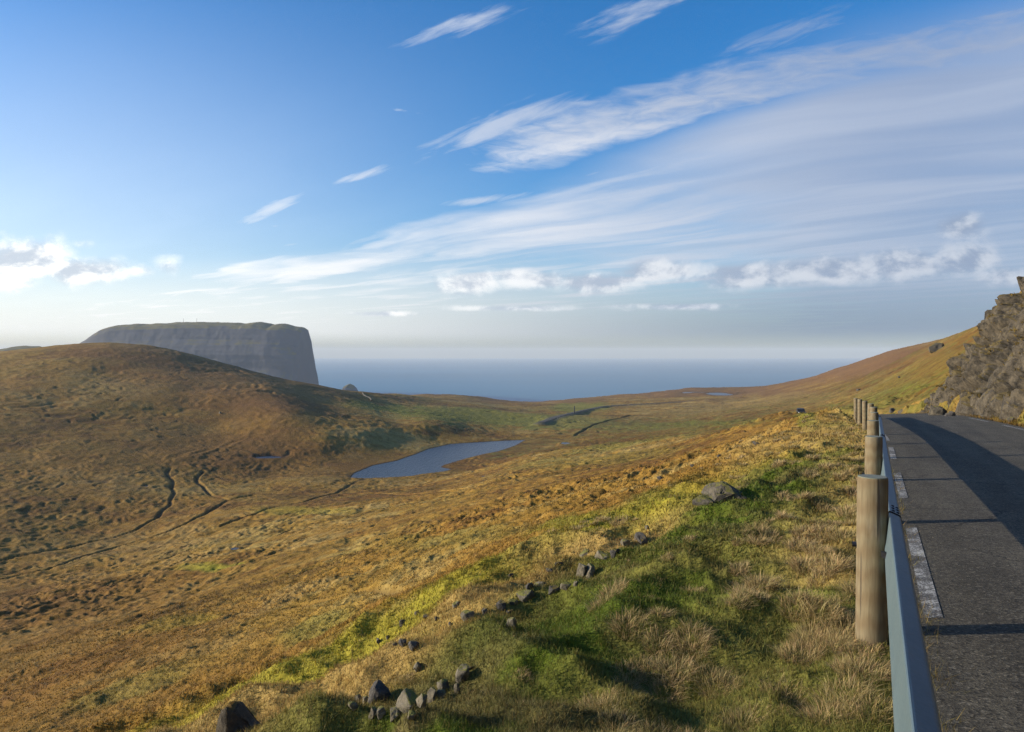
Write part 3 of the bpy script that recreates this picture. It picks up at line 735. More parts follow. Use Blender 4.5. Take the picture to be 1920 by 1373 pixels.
# back web, ridge, sloping front face and lower return of the steel beam
RAILP = [(.066, .40), (.060, .56), (.070, .60), (.090, .765), (.168, .730), (.190, .60), (.182, .47), (.120, .405)]
rail = empty('guard_rail', (0, 0, 0))
tag(rail, 'long galvanised steel guard rail running along the road edge in front of the wooden posts', 'guard rail')
RP = rounded(RAILP, .014, 4)
joints = [-3.0, 5.05, 12.6, 20.2, 27.8, 36.5]
for a, c in zip(joints[:-1], joints[1:]):
    sweep('rail_beam', RP, a + .012, c - .012, steel, rail, (c - a - .024) / (24 if a > 0 else 40))
ctr = np.mean(RAILP, 0)
for a in joints[1:-1]:
    pr = [tuple(ctr + (np.array(q) - ctr) * 1.035) for q in RP]
    sweep('splice_sleeve', pr, a - .16, a + .16, steel, rail, .08)
    pr = [tuple(ctr + (np.array(q) - ctr) * 1.05) for q in RP]
    sweep('splice_seam', pr, a - .166, a - .160, bolt_m, rail, .006)
    for dy in (-.10, .0, .10):
        for (o_, h_) in ((.118, .755), (.148, .741)):
            bm = bmesh.new(); bmesh.ops.create_uvsphere(bm, u_segments=10, v_segments=6, radius=.013)
            b2 = bm_obj('splice_bolt', bm, bolt_m, rail, True); Y = a + dy; b2.location = (float(Rx(Y)) + o_, Y, float(Rz(Y)) + h_ + .003); b2.scale = (1, 1, .7)
for i, Y in enumerate(POST_Y[:8]):
    bm = bmesh.new(); bmesh.ops.create_cube(bm, size=1, matrix=Matrix.Diagonal((.05, .06, .05, 1))); bmesh.ops.bevel(bm, geom=bm.edges[:], offset=.006, segments=2, affect='EDGES')
    br = bm_obj('bracket', bm, bolt_m, rail); br.location = (float(Rx(Y)) + .052, Y, float(Rz(Y)) + .60)
    if i < 3:
        Y2 = Y + (-.34 if i == 1 else .5); bm = bmesh.new(); bmesh.ops.create_cube(bm, size=1, matrix=Matrix.Diagonal((.020, .060, .036, 1)))
        br = bm_obj('slot', bm, bolt_m, rail); br.location = (float(Rx(Y2)) + .060, Y2, float(Rz(Y2)) + .575)

# ------------------------------------------------------------------ cliff on the right
def make_cliff():
    Yv = np.linspace(6, 72, 520); q = np.linspace(-.25, 1, 330)
    YY, QQ = np.meshgrid(Yv, q, indexing='ij')
    O = 6.35 + np.where(QQ < 0, QQ * 1.2, QQ * 9.5)
    X = Rx(YY) + O; Zb = analytic(X.ravel(), YY.ravel())[0].reshape(X.shape)
    Zb = np.where(QQ < 0, Zb - .3, Zb)
    V = np.stack([X, YY, Zb], -1)
    dY = np.gradient(V, axis=0); dQ = np.gradient(V, axis=1); Nn = np.cross(dY, dQ); Nn /= np.linalg.norm(Nn, axis=-1, keepdims=True) + 1e-9
    Nn = np.where(Nn[..., 2:3] < 0, -Nn, Nn)
    x, y, z = [V[..., i].ravel().astype(np.float64) for i in range(3)]
    wxx = x + .5 * pn3(x / 1.5, y / 1.5, z / 1.5, 1)
    f1, f2, c1 = voro3(wxx / 2.6, y / 3.2 + .3 * z, z / 2.0, 1); edge1 = np.clip((f2 - f1) * 4, 0, 1)
    g1, g2, c2 = voro3(wxx / 1.15, y / 1.0, z / 1.4, 2); edge2 = np.clip((g2 - g1) * 4, 0, 1)
    h1, h2, c3 = voro3(wxx / .3, y / .28, z / .36, 4)
    d = 1.9 * (c1 - .40) * edge1 ** .5 + .85 * (c2 - .5) * edge2 ** .5 + .07 * (c3 - .5) + .9 * (f1 - .5) * (c1 - .5) + .8 * (g1 - .5) * (c2 - .5) + .5 * pn3(x / 4, y / 4, z / 4, 3) + .05 * pn3(x / .5, y / .5, z / .5, 5) + .1
    d -= .25 * (1 - edge1) + .12 * (1 - edge2)
    d = d.reshape(X.shape) + .25
    soft = sm(-.15, -.6, pn(YY / 6, O / 2.5, 70) + .5 * pn(YY / 2, O / 1, 71) + .25 * (QQ - .3))     # grassy gullies between the buttresses
    d = d * (1 - .55 * soft) - .30 * soft
    fade = sm(-.25, -.02, QQ) * (1 - sm(.68, .95, QQ)) * sm(6, 9, YY) * (1 - sm(56, 64, YY + 7 * pn(O / 3.2, O * 0, 12) + .75 * (O - 7.5)))
    d = np.where(True, lerp(-.7, d, fade), d)
    V = V + Nn * d[..., None]
    gy_ = np.gradient(V, axis=0); gq_ = np.gradient(V, axis=1); nn_ = np.cross(gy_, gq_); nn_ /= np.linalg.norm(nn_, axis=-1, keepdims=True) + 1e-9
    m = mat_rock('cliff_rock', (.014, .013, .011), (.118, .096, .064), (.135, .10, .036), .47, .5, .3)
    o = np_mesh('cliff', V.reshape(-1, 3), grid_faces(len(Yv), len(q)), m, smooth=False); tag(o, kind='structure')
    return V, fade, np.abs(nn_[..., 2])
CLV, CLF, CLN = make_cliff()

# ------------------------------------------------------------------ loose stones
rock_m = mat_rock('grey_stone', (.060, .052, .036), (.20, .172, .118), (.17, .16, .035), .42, 2.2, .5)
rock_d = mat_rock('dark_stone', (.035, .032, .03), (.11, .10, .085), (.16, .12, .03), .35, 2.0, .25)
rock_f = mat_rock('weathered_boulder', (.045, .039, .029), (.13, .112, .08), (.14, .13, .03), .40, 1.6, .35)
def rock_bm(seed, sx, sy, sz, n=20, rough=.05, slab=0):
    rnd = random.Random(seed); bm = bmesh.new()
    for i in range(n):
        u = rnd.uniform(-1, 1); t = rnd.uniform(0, 2 * math.pi); k = math.sqrt(1 - u * u); s = rnd.uniform(.82, 1.08)
        p = [k * math.cos(t), k * math.sin(t), u]; mx = max(abs(c) for c in p); p = [c / mx ** .8 * s for c in p]
        bm.verts.new((p[0] * sx / 2, p[1] * sy / 2, p[2] * sz / 2))
    bmesh.ops.convex_hull(bm, input=bm.verts[:])
    bmesh.ops.delete(bm, geom=[v for v in bm.verts if not v.link_faces], context='VERTS')
    m_ = min(sx, sy, sz)
    bmesh.ops.bevel(bm, geom=bm.edges[:], offset=m_ * .035, segments=1, affect='EDGES')
    bmesh.ops.triangulate(bm, faces=bm.faces[:])
    for _ in range(2): bmesh.ops.subdivide_edges(bm, edges=[e for e in bm.edges if e.calc_length() > m_ * .16], cuts=1, use_grid_fill=True)
    co = np.array([v.co[:] for v in bm.verts]) / m_ * 3.0 + seed * 3.1
    d = pn3(co[:, 0], co[:, 1], co[:, 2], 3) + .6 * pn3(co[:, 0] * 2.3, co[:, 1] * 2.3, co[:, 2] * 2.3, 6)
    for v, q in zip(bm.verts, d): v.co += v.co.normalized() * float(q) * m_ * rough
    return bm
def stone(a, b, w, h, label, mat=rock_m, seed=0, name='stone', group='stones along the edge of the embankment', sink=.32, depth=None, tilt=0, rz=None):
    x, y, z = hit(a, b); sx = w / F * y * .94; sz = h / F * y * (1 + sink) * 1.0; sy = depth or (sx * .55 + sz * .45)
    o = bm_obj(name, rock_bm(seed, sx, sy, sz), mat); rnd = random.Random(seed + 5)
    yy = y + sy * .35; xx = x * yy / y
    o.location = (xx, yy, z + sz * (.5 - sink)); o.rotation_euler = (rnd.uniform(-.12, .12), tilt + rnd.uniform(-.1, .1), (rnd.uniform(-.5, .5) if rz is None else rz))
    return tag(o, label, 'stone' if name == 'stone' else 'boulder', group)
ST = [ # column, foot row, width, height, label, darkness, tilt
 (709, 1316, 45, 40, 'big dark boulder, largest in the stone pile at the bottom of the slope', 1, 0),
 (764, 1330, 46, 32, 'pale block with a flat sunlit top beside the big dark boulder', 0, .1),
 (714, 1350, 21, 24, 'upright grey stone in front of the big dark boulder', 0, 0),
 (698, 1350, 16, 24, 'narrow pale stone at the front left of the stone pile', 0, .2),
 (745, 1351, 30, 30, 'pale angular stone in front of the flat topped block', 0, 0),
 (772, 1352, 18, 18, 'small pale stone tucked right of the front angular stone', 0, 0),
 (790, 1330, 18, 32, 'tall thin leaning slab at the right end of the flat topped block', 0, .25),
 (810, 1316, 20, 28, 'upright stone between the leaning slab and the square block', 0, -.1),
 (832, 1298, 28, 24, 'square brownish block at the upper right of the stone pile', 0, 0),
 (828, 1309, 20, 17, 'small stone under the square brownish block', 0, 0),
 (856, 1303, 13, 22, 'narrow pale stone standing right of the square block', 0, .1),
 (866, 1282, 26, 34, 'tall pale slab leaning at the upper end of the stone pile', 0, .3),
 (880, 1258, 17, 13, 'small stone capping the tall pale slab', 0, 0),
 (672, 1318, 15, 18, 'rounded grey stone touching the left side of the big dark boulder', 0, 0),
 (686, 1322, 16, 18, 'grey stone squeezed against the foot of the big dark boulder', 0, 0),
 (661, 1335, 18, 16, 'grey stone at the far left of the stone pile', 0, 0),
 (787, 1262, 22, 20, 'pale flat stone lying alone on the yellow slope above the pile', 0, .35),
 (755, 1213, 16, 16, 'dark stone on the mossy slope, left of its pointed neighbour', 1, 0),
 (775, 1223, 24, 20, 'dark pointed stone on the mossy slope, the larger of two side by side', 1, .2),
 (740, 1213, 10, 8, 'small dark stone just left of the pair on the mossy slope', 1, 0),
 (711, 1208, 11, 10, 'small dark stone farthest left on the mossy slope', 1, 0),
 (728, 1199, 8, 7, 'tiny dark stone above the pair on the mossy slope', 1, 0),
 (754, 1177, 13, 14, 'upright grey stone alone in short grass uphill of the dark pair', 0, 0),
 (783, 1155, 13, 11, 'dark mossy stone in the grass below the brown moor', 1, 0),
 (800, 1160, 15, 8, 'flat dark stone in the grass, right of the mossy stone', 1, 0),
 (819, 1165, 9, 8, 'little dark stone between the flat stone and the pale upright stone', 1, 0),
 (855, 1141, 14, 16, 'pale upright stone on the mossy slope near the line of blocks', 0, .2),
 (845, 1175, 9, 8, 'small brown stone at the left of the long leaning slab', 1, 0),
 (878, 1166, 30, 22, 'long grey slab leaning down the mossy slope', 0, -.5),
 (909, 1155, 12, 15, 'small upright dark stone at the lower end of the line of blocks', 1, 0),
 (939, 1147, 23, 21, 'dark rounded block in the line along the embankment edge', 1, 0),
 (962, 1136, 20, 11, 'low grey stone filling the gap between two larger blocks', 0, 0),
 (987, 1129, 31, 20, 'large sloping grey block with a smooth face in the line of blocks', 0, -.25),
 (955, 1150, 14, 9, 'low mossy stone half buried below the line of blocks', 1, 0),
 (993, 1109, 18, 16, 'dark stone perched behind the large sloping block', 1, -.3),
 (1012, 1101, 26, 10, 'long flat stone lying above the large sloping block', 0, -.2),
 (958, 1180, 20, 24, 'tilted grey slab sunk in dark grass under the line of blocks', 0, .5),
 (1039, 1113, 24, 14, 'broad dark stone half buried in the turf edge', 1, 0),
 (1063, 1107, 24, 14, 'dull grey stone half buried right of the broad dark stone', 0, 0),
 (1080, 1100, 10, 11, 'small pale stone just below the twin upright slabs', 0, 0),
 (1090, 1084, 13, 30, 'narrow pale slab, the left of the twin upright slabs', 0, .1),
 (1105, 1086, 18, 34, 'wide pale slab, the right of the twin upright slabs', 0, .3),
 (1130, 1052, 33, 20, 'brown wedge shaped block above the twin upright slabs', 0, -.2),
 (1098, 1043, 28, 9, 'low flat stone on the bright slope beside the brown wedge block', 0, -.25),
 (1154, 1046, 20, 19, 'dark block right of the brown wedge block', 1, 0),
 (1173, 1025, 23, 15, 'pale rounded stone between the dark block and the uppermost stones', 0, -.1),
 (1203, 1019, 29, 24, 'big dark rugged stone near the top of the line', 1, 0),
 (1213, 993, 9, 8, 'smallest stone at the very top of the line, above the rugged one', 0, 0),
 (1047, 1061, 16, 8, 'flat dark stone on the bright slope beyond the line of blocks', 1, 0),
 (1031, 1074, 16, 9, 'low dark stone on the bright slope, lower than its flat neighbour', 1, 0),
 (957, 1084, 11, 10, 'small rough stone far down the bright slope', 1, 0),
 (1298, 877, 9, 7, 'small dark stone alone on the pale moor beyond the large rock', 1, 0),
 (1238, 900, 13, 8, 'low dark stone at the left on the pale moor below the road', 1, 0),
 (1348, 858, 10, 6, 'tiny dark stone on the green flank above the large rock', 1, 0),
 (1418, 834, 16, 7, 'low brown rock at the foot of the straw coloured bank', 1, 0),
 (413, 776, 6, 5, 'single pale stone halfway up the brown hill', 0, 0),
]
for i, (a, b, w, h, lab, dk, t) in enumerate(ST): stone(a, b, w, h * .9, lab, rock_d if dk else rock_m, 100 + i, tilt=t)
# the large rock on the shelf: a ridge with a sloping right side
def big_rock():
    x, y, z = hit(1372, 934); s = 1.0 / F * y
    pts = [(-36, -6), (-33, 3), (-24, 13), (-13, 19), (1, 19), (14, 11), (30, 3), (44, -6), (48, -10), (40, -14), (-34, -14)]
    bm = bmesh.new(); rnd = random.Random(3)
    for dy, k in ((-.06, .55), (.22, .98), (.5, 1.0), (.85, .7)):
        for px_, h in pts: bm.verts.new(((px_ * (.85 + .15 * k) + rnd.uniform(-3, 3)) * s, dy + rnd.uniform(-.06, .06), (h * k if h > 0 else h) * s + rnd.uniform(-.01, .01)))
    bmesh.ops.convex_hull(bm, input=bm.verts[:]); bmesh.ops.delete(bm, geom=[v for v in bm.verts if not v.link_faces], context='VERTS')
    bmesh.ops.triangulate(bm, faces=bm.faces[:])
    for _ in range(4): bmesh.ops.subdivide_edges(bm, edges=[e for e in bm.edges if e.calc_length() > .06], cuts=1)
    co = np.array([v.co[:] for v in bm.verts]); d = pn3(co[:, 0] * 4, co[:, 1] * 4, co[:, 2] * 5, 3) + .6 * pn3(co[:, 0] * 11, co[:, 1] * 11, co[:, 2] * 11, 4)
    _, _, cc = voro3(co[:, 0] * 3, co[:, 1] * 3, co[:, 2] * 5, 6)
    for v, q, c in zip(bm.verts, d, cc): v.co += Vector((v.co.x * .3, v.co.y - .3, v.co.z)).normalized() * (float(q) * .035 + (float(c) - .5) * .09)
    o = bm_obj('boulder', bm, rock_f); o.location = (x, y, z - .02)
    tag(o, 'large dark wedge shaped rock on the green shelf below the road', 'boulder')
big_rock()
stone(1318, 947, 46, 17, 'low flat rock lying just left of the large wedge shaped rock', rock_f, 301, 'boulder', None, .3)
# mossy outcrop at the bottom edge
def outcrop():
    x, y = ray(455, 1400); z = hz(x, y); s = y / F
    pts = [(-58, -12), (-50, 22), (-38, 50), (-26, 72), (-12, 78), (2, 60), (14, 44), (28, 50), (46, 30), (62, 24), (78, 6), (84, -20), (-60, -30)]
    bm = bmesh.new(); rnd = random.Random(9)
    for dy, k in ((-.22, .55), (.0, .95), (.22, 1.0), (.5, .72), (.8, .2)):
        for px_, h in pts:
            row = 1402 - (h if h > 0 else h * 2); Yd = y + dy
            bm.verts.new(((px_ + rnd.uniform(-3, 3)) * s * (.8 + .2 * k), dy, (CY - row) / F * Yd - z - (1 - k) * .55 * max(h, 0) / 80))
    n = len(pts)
    bm.verts.ensure_lookup_table()
    L = 5
    for l in range(L - 1):
        for i in range(n): bm.faces.new([bm.verts[l * n + i], bm.verts[l * n + (i + 1) % n], bm.verts[(l + 1) * n + (i + 1) % n], bm.verts[(l + 1) * n + i]])
    bm.faces.new([bm.verts[i] for i in range(n)][::-1]); bm.faces.new([bm.verts[(L - 1) * n + i] for i in range(n)])
    bmesh.ops.recalc_face_normals(bm, faces=bm.faces[:]); bmesh.ops.triangulate(bm, faces=bm.faces[:])
    for _ in range(4): bmesh.ops.subdivide_edges(bm, edges=[e for e in bm.edges if e.calc_length() > .07], cuts=1)
    co = np.array([v.co[:] for v in bm.verts]); d = pn3(co[:, 0] * 3, co[:, 1] * 3, co[:, 2] * 3, 3) + .6 * pn3(co[:, 0] * 9, co[:, 1] * 9, co[:, 2] * 9, 4) + .3 * pn3(co[:, 0] * 24, co[:, 1] * 24, co[:, 2] * 24, 5)
    for v, q in zip(bm.verts, d): v.co += Vector((v.co.x, v.co.y - .4, v.co.z - .1)).normalized() * float(q) * .15
    o = bm_obj('boulder', bm, mat_rock('mossy_rock', (.025, .02, .014), (.08, .065, .04), (.14, .085, .018), .40, 2.2, .10), smooth=True); o.location = (x, y, z)
    tag(o, 'dark moss covered outcrop rising from the slope at the bottom left of the stone pile', 'boulder')
outcrop()
# boulders by the road and on the right hillside
for i, (a, b, w, h, lab) in enumerate(((1671, 775, 14, 9, 'dark boulder at the far road edge, nearest the posts'), (1690, 775, 13, 8, 'tan boulder at the far road edge, right beside the dark one'),
        (1741, 758, 16, 11, 'boulder on the grass slope above the road bend'), (1757, 781, 27, 20, 'big dark boulder at the road side where the cliff begins'),
        (1781, 783, 20, 14, 'rounded grey boulder at the foot of the cliff, right of the big dark one'), (1895, 793, 16, 11, 'dark boulder in the verge grass below the cliff at the right'),
        (1609, 733, 8, 5, 'far small boulder on the green hillside above the posts'), (1793, 679, 9, 6, 'small boulder on the hillside left of the cliff'), (1686, 709, 5, 4, 'tiny far boulder on the upper right hillside'))):
    stone(a, b, w, h, lab, rock_f if i % 2 else rock_d, 400 + i, 'boulder', 'boulders beside the road and on the hillside')
def crag():
    x, y, z = hit(1759, 656); s = y / F
    o = bm_obj('boulder', rock_bm(78, 30 * s, 18 * s, 20 * s, 22, .07), rock_f); o.location = (x, y + 4 * s, z + 2 * s)
    tag(o, 'blocky crag standing out on the skyline of the right hillside', 'boulder')
crag()

# ------------------------------------------------------------------ small posts, wall and car
def stick(a, b_top, b_foot, w, lean, name, label, cat, mat):
    x, y, z = hit(a, b_foot); h = (b_foot - b_top) / F * y
    bm = bmesh.new(); bmesh.ops.create_cone(bm, segments=8, radius1=w / F * y / 2, radius2=w / F * y / 2 * .85, depth=h * 1.2, cap_ends=True, matrix=Matrix.Translation((0, 0, h * .4)))
    bmesh.ops.create_cone(bm, segments=8, radius1=w / F * y / 2 * .85, radius2=w / F * y / 2 * .4, depth=h * .03, cap_ends=True, matrix=Matrix.Translation((0, 0, h * 1.015)))
    o = bm_obj(name, bm, mat); o.location = (x, y, z); o.rotation_euler = (0, lean, 0); tag(o, label, cat)
stick(1607, 782, 797, 2.2, -.22, 'marker_stake', 'thin dark stake leaning left in the straw grass beside the farthest posts', 'stake', wood)
stick(1077, 762, 775, 2.2, 0, 'marker_post', 'lone upright post beside the distant valley road', 'post', dark_m)
def dry_wall():
    pts = [ray(680, 737), ray(686, 743), ray(694, 750), ray(697, 754)]
    p = np.array(pts); t = np.linspace(0, len(p) - 1, 60); x = np.interp(t, range(len(p)), p[:, 0]); y = np.interp(t, range(len(p)), p[:, 1]); z = height(x, y)[0]
    V = []; 
    dx, dy = np.gradient(x), np.gradient(y); L = np.hypot(dx, dy) + 1e-9; nx, ny = -dy / L, dx / L
    for s, h in ((-.7, -.5), (-.5, 1.0), (-.2, 1.3), (.2, 1.3), (.5, 1.0), (.7, -.5)): V.append(np.stack([x + nx * s, y + ny * s, z + h * (1 + .12 * pn(t * 4, t * 0 + h, 4))], 1))
    V = np.stack(V, 1); o = np_mesh('field_wall', V.reshape(-1, 3), grid_faces(len(x), 6), rock_d, smooth=False)
    tag(o, 'low dark field wall on the far left moor near the sea rock', 'wall')
dry_wall()
def car():
    x, y, z = hit(1487, 784); y0 = y
    Yc = 178.0; xc = float(Rx(Yc)) + 3.2; zc = float(Rz(Yc)) + CROSS * 3.2
    e = empty('car', (xc, Yc, zc), math.atan(.491 - .22) * -1)
    tag(e, 'small dark car driving towards the camera on the distant bend of the road', 'car')
    bodym = mat_plain('car_paint', (.018, .018, .02), .5, 0, .3); glass = mat_plain('car_glass', (.02, .022, .025), .25, 0, .3); tyre = mat_plain('tyre_rubber', (.02, .02, .02), .9); lampm = mat_plain('headlamp_glass', (.8, .8, .78), .15); rimm = mat_plain('wheel_rim', (.4, .4, .42), .35, .8)
    def prism(name, prof, w, mat, inset=0, parent=e):
        bm = bmesh.new(); L = []
        for sx in (-1, 1): L.append([bm.verts.new((sx * (w / 2 - (inset if zz > 1.0 else 0)), yy, zz)) for yy, zz in prof])
        bm.faces.new(L[0][::-1]); bm.faces.new(L[1]); n = len(prof)
        for i in range(n): bm.faces.new((L[0][i], L[0][(i + 1) % n], L[1][(i + 1) % n], L[1][i]))
        bmesh.ops.recalc_face_normals(bm, faces=bm.faces[:]); bmesh.ops.bevel(bm, geom=bm.edges[:], offset=.04, segments=2, affect='EDGES')
        return bm_obj(name, bm, mat, parent, False)
    prism('body', [(-2.15, .35), (-2.2, .7), (-2.05, .95), (-1.1, 1.05), (-.5, 1.55), (1.6, 1.62), (2.1, 1.1), (2.2, .7), (2.15, .35)], 1.82, bodym, .12)
    prism('windscreen', [(-1.09, 1.09), (-.52, 1.54), (-.50, 1.50), (-1.02, 1.06)], 1.50, glass)
    for s in (-1, 1):
        bm = bmesh.new(); bmesh.ops.create_cube(bm, size=1, matrix=Matrix.Translation((s * .80, .45, 1.30)) @ Matrix.Diagonal((.04, 1.9, .36, 1))); bm_obj('side_window', bm, glass, e)
        bm = bmesh.new(); bmesh.ops.create_uvsphere(bm, u_segments=12, v_segments=8, radius=.16, matrix=Matrix.Translation((s * .66, -2.13, .74)) @ Matrix.Diagonal((1.2, .5, .8, 1))); bm_obj('headlight', bm, lampm, e, True)
        for yy in (-1.35, 1.35):
            bm = bmesh.new(); bmesh.ops.create_cone(bm, segments=24, radius1=.34, radius2=.34, depth=.22, cap_ends=True, matrix=Matrix.Translation((s * .82, yy, .34)) @ Matrix.Rotation(math.pi / 2, 4, 'Y')); w = bm_obj('wheel', bm, tyre, e)
            bm = bmesh.new(); bmesh.ops.create_cone(bm, segments=20, radius1=.21, radius2=.21, depth=.03, cap_ends=True, matrix=Matrix.Translation((s * .94, yy, .34)) @ Matrix.Rotation(math.pi / 2, 4, 'Y')); bm_obj('rim', bm, rimm, w)
car()

# ------------------------------------------------------------------ grass
print('grass')
rs = np.random.RandomState(5)
def blades(X, Y, Z, H, Wd, lean_a, lean, colr, segs, tipc=1.25, basec=.55):
    """ribbons from root points; lean_a azimuth of lean, lean = horizontal reach / height"""
    n = len(X); face = rs.rand(n) * math.pi
    fx, fy = np.cos(face), np.sin(face); lx, ly = np.cos(lean_a), np.sin(lean_a)
    ts = np.linspace(0, 1, segs + 1); V = []; Cc = []
    for k, t in enumerate(ts):
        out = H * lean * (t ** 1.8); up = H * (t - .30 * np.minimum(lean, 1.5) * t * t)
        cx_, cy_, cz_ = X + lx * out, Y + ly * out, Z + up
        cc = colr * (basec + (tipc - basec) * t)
        if k == segs: V.append(np.stack([cx_, cy_, cz_], 1)[:, None]); Cc.append(cc[:, None])
        else:
            w = Wd * (1 - .45 * t) * .5
            V.append(np.stack([np.stack([cx_ - fx * w, cy_ - fy * w, cz_], 1), np.stack([cx_ + fx * w, cy_ + fy * w, cz_], 1)], 1)); Cc.append(np.repeat(cc[:, None], 2, 1))
    V = np.concatenate(V, 1); Cc = np.concatenate(Cc, 1); m = V.shape[1]; base = (np.arange(n) * m)[:, None]
    quads = [base + np.array([[2 * k, 2 * k + 1, 2 * k + 3, 2 * k + 2]]) for k in range(segs - 1)]
    tri = base + np.array([[2 * segs - 2, 2 * segs - 1, 2 * segs]])
    return V.reshape(-1, 3), Cc.reshape(-1, 3), quads, tri
GV, GC, GQ, GT, gn = [], [], [], [], 0
def add_blades(*a, **k):
    global gn
    V, Cc, q, t = blades(*a, **k); GV.append(V); GC.append(Cc); GQ.extend([x + gn for x in q]); GT.append(t + gn); gn += len(V)
def sample(n, r0, r1, a0=-42, a1=44):
    r = np.exp(rs.uniform(math.log(r0), math.log(r1), n)); a = np.radians(rs.uniform(a0, a1, n)); return (r * np.sin(a)).astype(f32), (r * np.cos(a)).astype(f32)
def turf(n, r0, r1, hmul, wpx, keep, a0=-42, a1=44, tint=None):
    X, Y = sample(n, r0, r1, a0, a1); z, M = height(X, Y); k = keep(X, Y, M)
    X, Y, z = X[k], Y[k], z[k]; M = {q: v[k] for q, v in M.items()}; c = cover(X, Y, z, M) ; r = M['r']; n = len(X)
    if tint is not None: c = lerp(tint[0], tint[1], rs.rand(n, 1))
    c = c * rs.uniform(.6, 1.5, (n, 1)) * (1 + rs.uniform(-.12, .12, (n, 3)))
    dry = rs.rand(n) < .13; c[dry] = lerp(c[dry], STRAW * rs.uniform(.6, 1.1, (dry.sum(), 1)), .6)
    H = hmul * rs.uniform(.5, 1.5, n) * (1 + .03 * np.minimum(r, 260)); Wd = np.maximum(.0035, wpx * r / 740)
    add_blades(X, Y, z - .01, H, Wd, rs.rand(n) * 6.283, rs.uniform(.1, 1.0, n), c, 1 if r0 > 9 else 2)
left = lambda X, Y, M: (M['o'] < .12 + .08 * rs.rand(len(X))) & (M['wet'] < .3) & (M['peat'] < .5) & (M['road'] < 1.01)
turf(230000, 2.4, 9, .042, .62, left, -32, 34)
turf(230000, 8, 30, .045, .85, left)
turf(130000, 28, 110, .055, 1.0, left)
turf(90000, 100, 700, .02, 1.0, left)
turf(60000, 12, 75, .07, 1.0, lambda X, Y, M: (M['o'] > 5.62) & ((M['o'] < 6.7) | (Y > 62)) & (M['o'] < 16), 24, 46)
turf(260000, 1.8, 16, .105, .6, lambda X, Y, M: (M['o'] > .24) & (M['o'] < .31 + .13 * rs.rand(len(X)) ** 2) & (pn(X * 2, Y * 2, 14) > rs.uniform(-.35, .5, len(X))), 3, 42, (OLIVE * .6, STRAW * .55))
# tussocks
T = [(1598, 1203, .5), (1614, 1212, .45), (1636, 1214, .45), (1656, 1210, .4), (1430, 1092, 1.0), (1180, 1172, .9), (1235, 1205, .8), (1300, 1200, .9), (1262, 1262, 1.0), (1330, 1265, .9), (1500, 1232, 1.0), (1540, 1145, 1.0), (1562, 1065, 1.0), (1505, 1000, .8), (1470, 1310, .9), (1580, 1300, 1.1), (1548, 955, .8), (1590, 885, .9), (1510, 1060, .9),
     (1440, 1012, .8), (1385, 1125, .7), (1590, 1180, 1.0), (1560, 1210, 1.0), (1620, 1260, 1.1), (1640, 1330, 1.1), (1555, 1340, 1.0), (1400, 1350, .9), (1250, 1300, .8), (1200, 1250, .7), (1130, 1130, .8), (1150, 1110, .8), (1590, 960, 1.0), (1580, 1010, 1.0), (1600, 925, .9), (1470, 930, .8), (1610, 1225, .8), (1290, 1010, .5), (1350, 1290, .9), (1180, 1290, .7), (1520, 1190, .9)]
TX, TY, TS = [], [], []
for a, b, s in T:
    x, y, z = hit(a, b + 4); TX.append(x); TY.append(y); TS.append(s)
nt_ = 170; Yr = np.exp(rs.uniform(math.log(2.4), math.log(34), nt_)); orr = -rs.uniform(.05, 1.5, nt_) ** 1.2; TX += list(Rx(Yr) + orr); TY += list(Yr); TS += list(rs.uniform(.4, .95, nt_))
nt_ = 420; Yr = rs.uniform(13, 70, nt_); orr = -rs.uniform(.2, 9, nt_); TX += list(Rx(Yr) + orr); TY += list(Yr); TS += list(rs.uniform(.5, 1.1, nt_))
nt_ = 60; Xr, Yr = sample(nt_, 3, 15, -20, 30); TX += list(Xr); TY += list(Yr); TS += list(rs.uniform(.25, .55, nt_))
TX, TY, TS = np.array(TX), np.array(TY), np.array(TS)
oT = TX - Rx(TY); k = (oT < .02); TX, TY, TS = TX[k], TY[k], TS[k]
rT = np.hypot(TX, TY); nb = np.clip(620 * TS * np.clip(7 / rT, .14, 1), 30, 620).astype(int); idx = np.repeat(np.arange(len(TX)), nb); n = len(idx)
rad = .13 * TS[idx] * np.sqrt(rs.rand(n)); ang = rs.rand(n) * 6.283
X = TX[idx] + rad * np.cos(ang); Y = TY[idx] + rad * np.sin(ang); zt, _M = height(X, Y); r = np.hypot(X, Y)
cb = lerp(STRAW * 1.45 + np.array((0, .02, .06)), OLIVE, (rs.rand(len(TX)) ** 2 * .5)[:, None])[idx] * rs.uniform(.55, 1.35, (n, 1)) * (1 + rs.uniform(-.1, .1, (n, 3)))
wind = .35
la = np.arctan2(np.sin(ang) * rad / .13 + .0, np.cos(ang) * rad / .13 + wind * .6)
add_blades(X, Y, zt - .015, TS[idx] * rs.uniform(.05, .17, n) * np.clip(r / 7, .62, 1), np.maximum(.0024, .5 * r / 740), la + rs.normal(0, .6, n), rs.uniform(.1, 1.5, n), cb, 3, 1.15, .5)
LV, LN = CLV.reshape(-1, 3), CLN.reshape(-1); q = np.nonzero((LN > .50) & (CLF.reshape(-1) > .5))[0]
w_ = np.clip(pn(LV[q, 0] / 1.3, LV[q, 1] / 1.3 + LV[q, 2] / 1.7, 19) + .25, 0, 1); q = q[rs.rand(len(q)) < w_ * .35]; q = np.repeat(q[rs.rand(len(q)) < .22], 12)[:60000]; n = len(q)
P_ = LV[q] + rs.normal(0, .10, (n, 3)) * np.array((1, 1, .3)); rr_ = np.hypot(P_[:, 0], P_[:, 1])
cc_ = lerp(STRAW * np.array((.9, .85, .75)), lerp(OCHRE, OLIVE, .5), rs.rand(n, 1)) * rs.uniform(.5, 1.25, (n, 1))
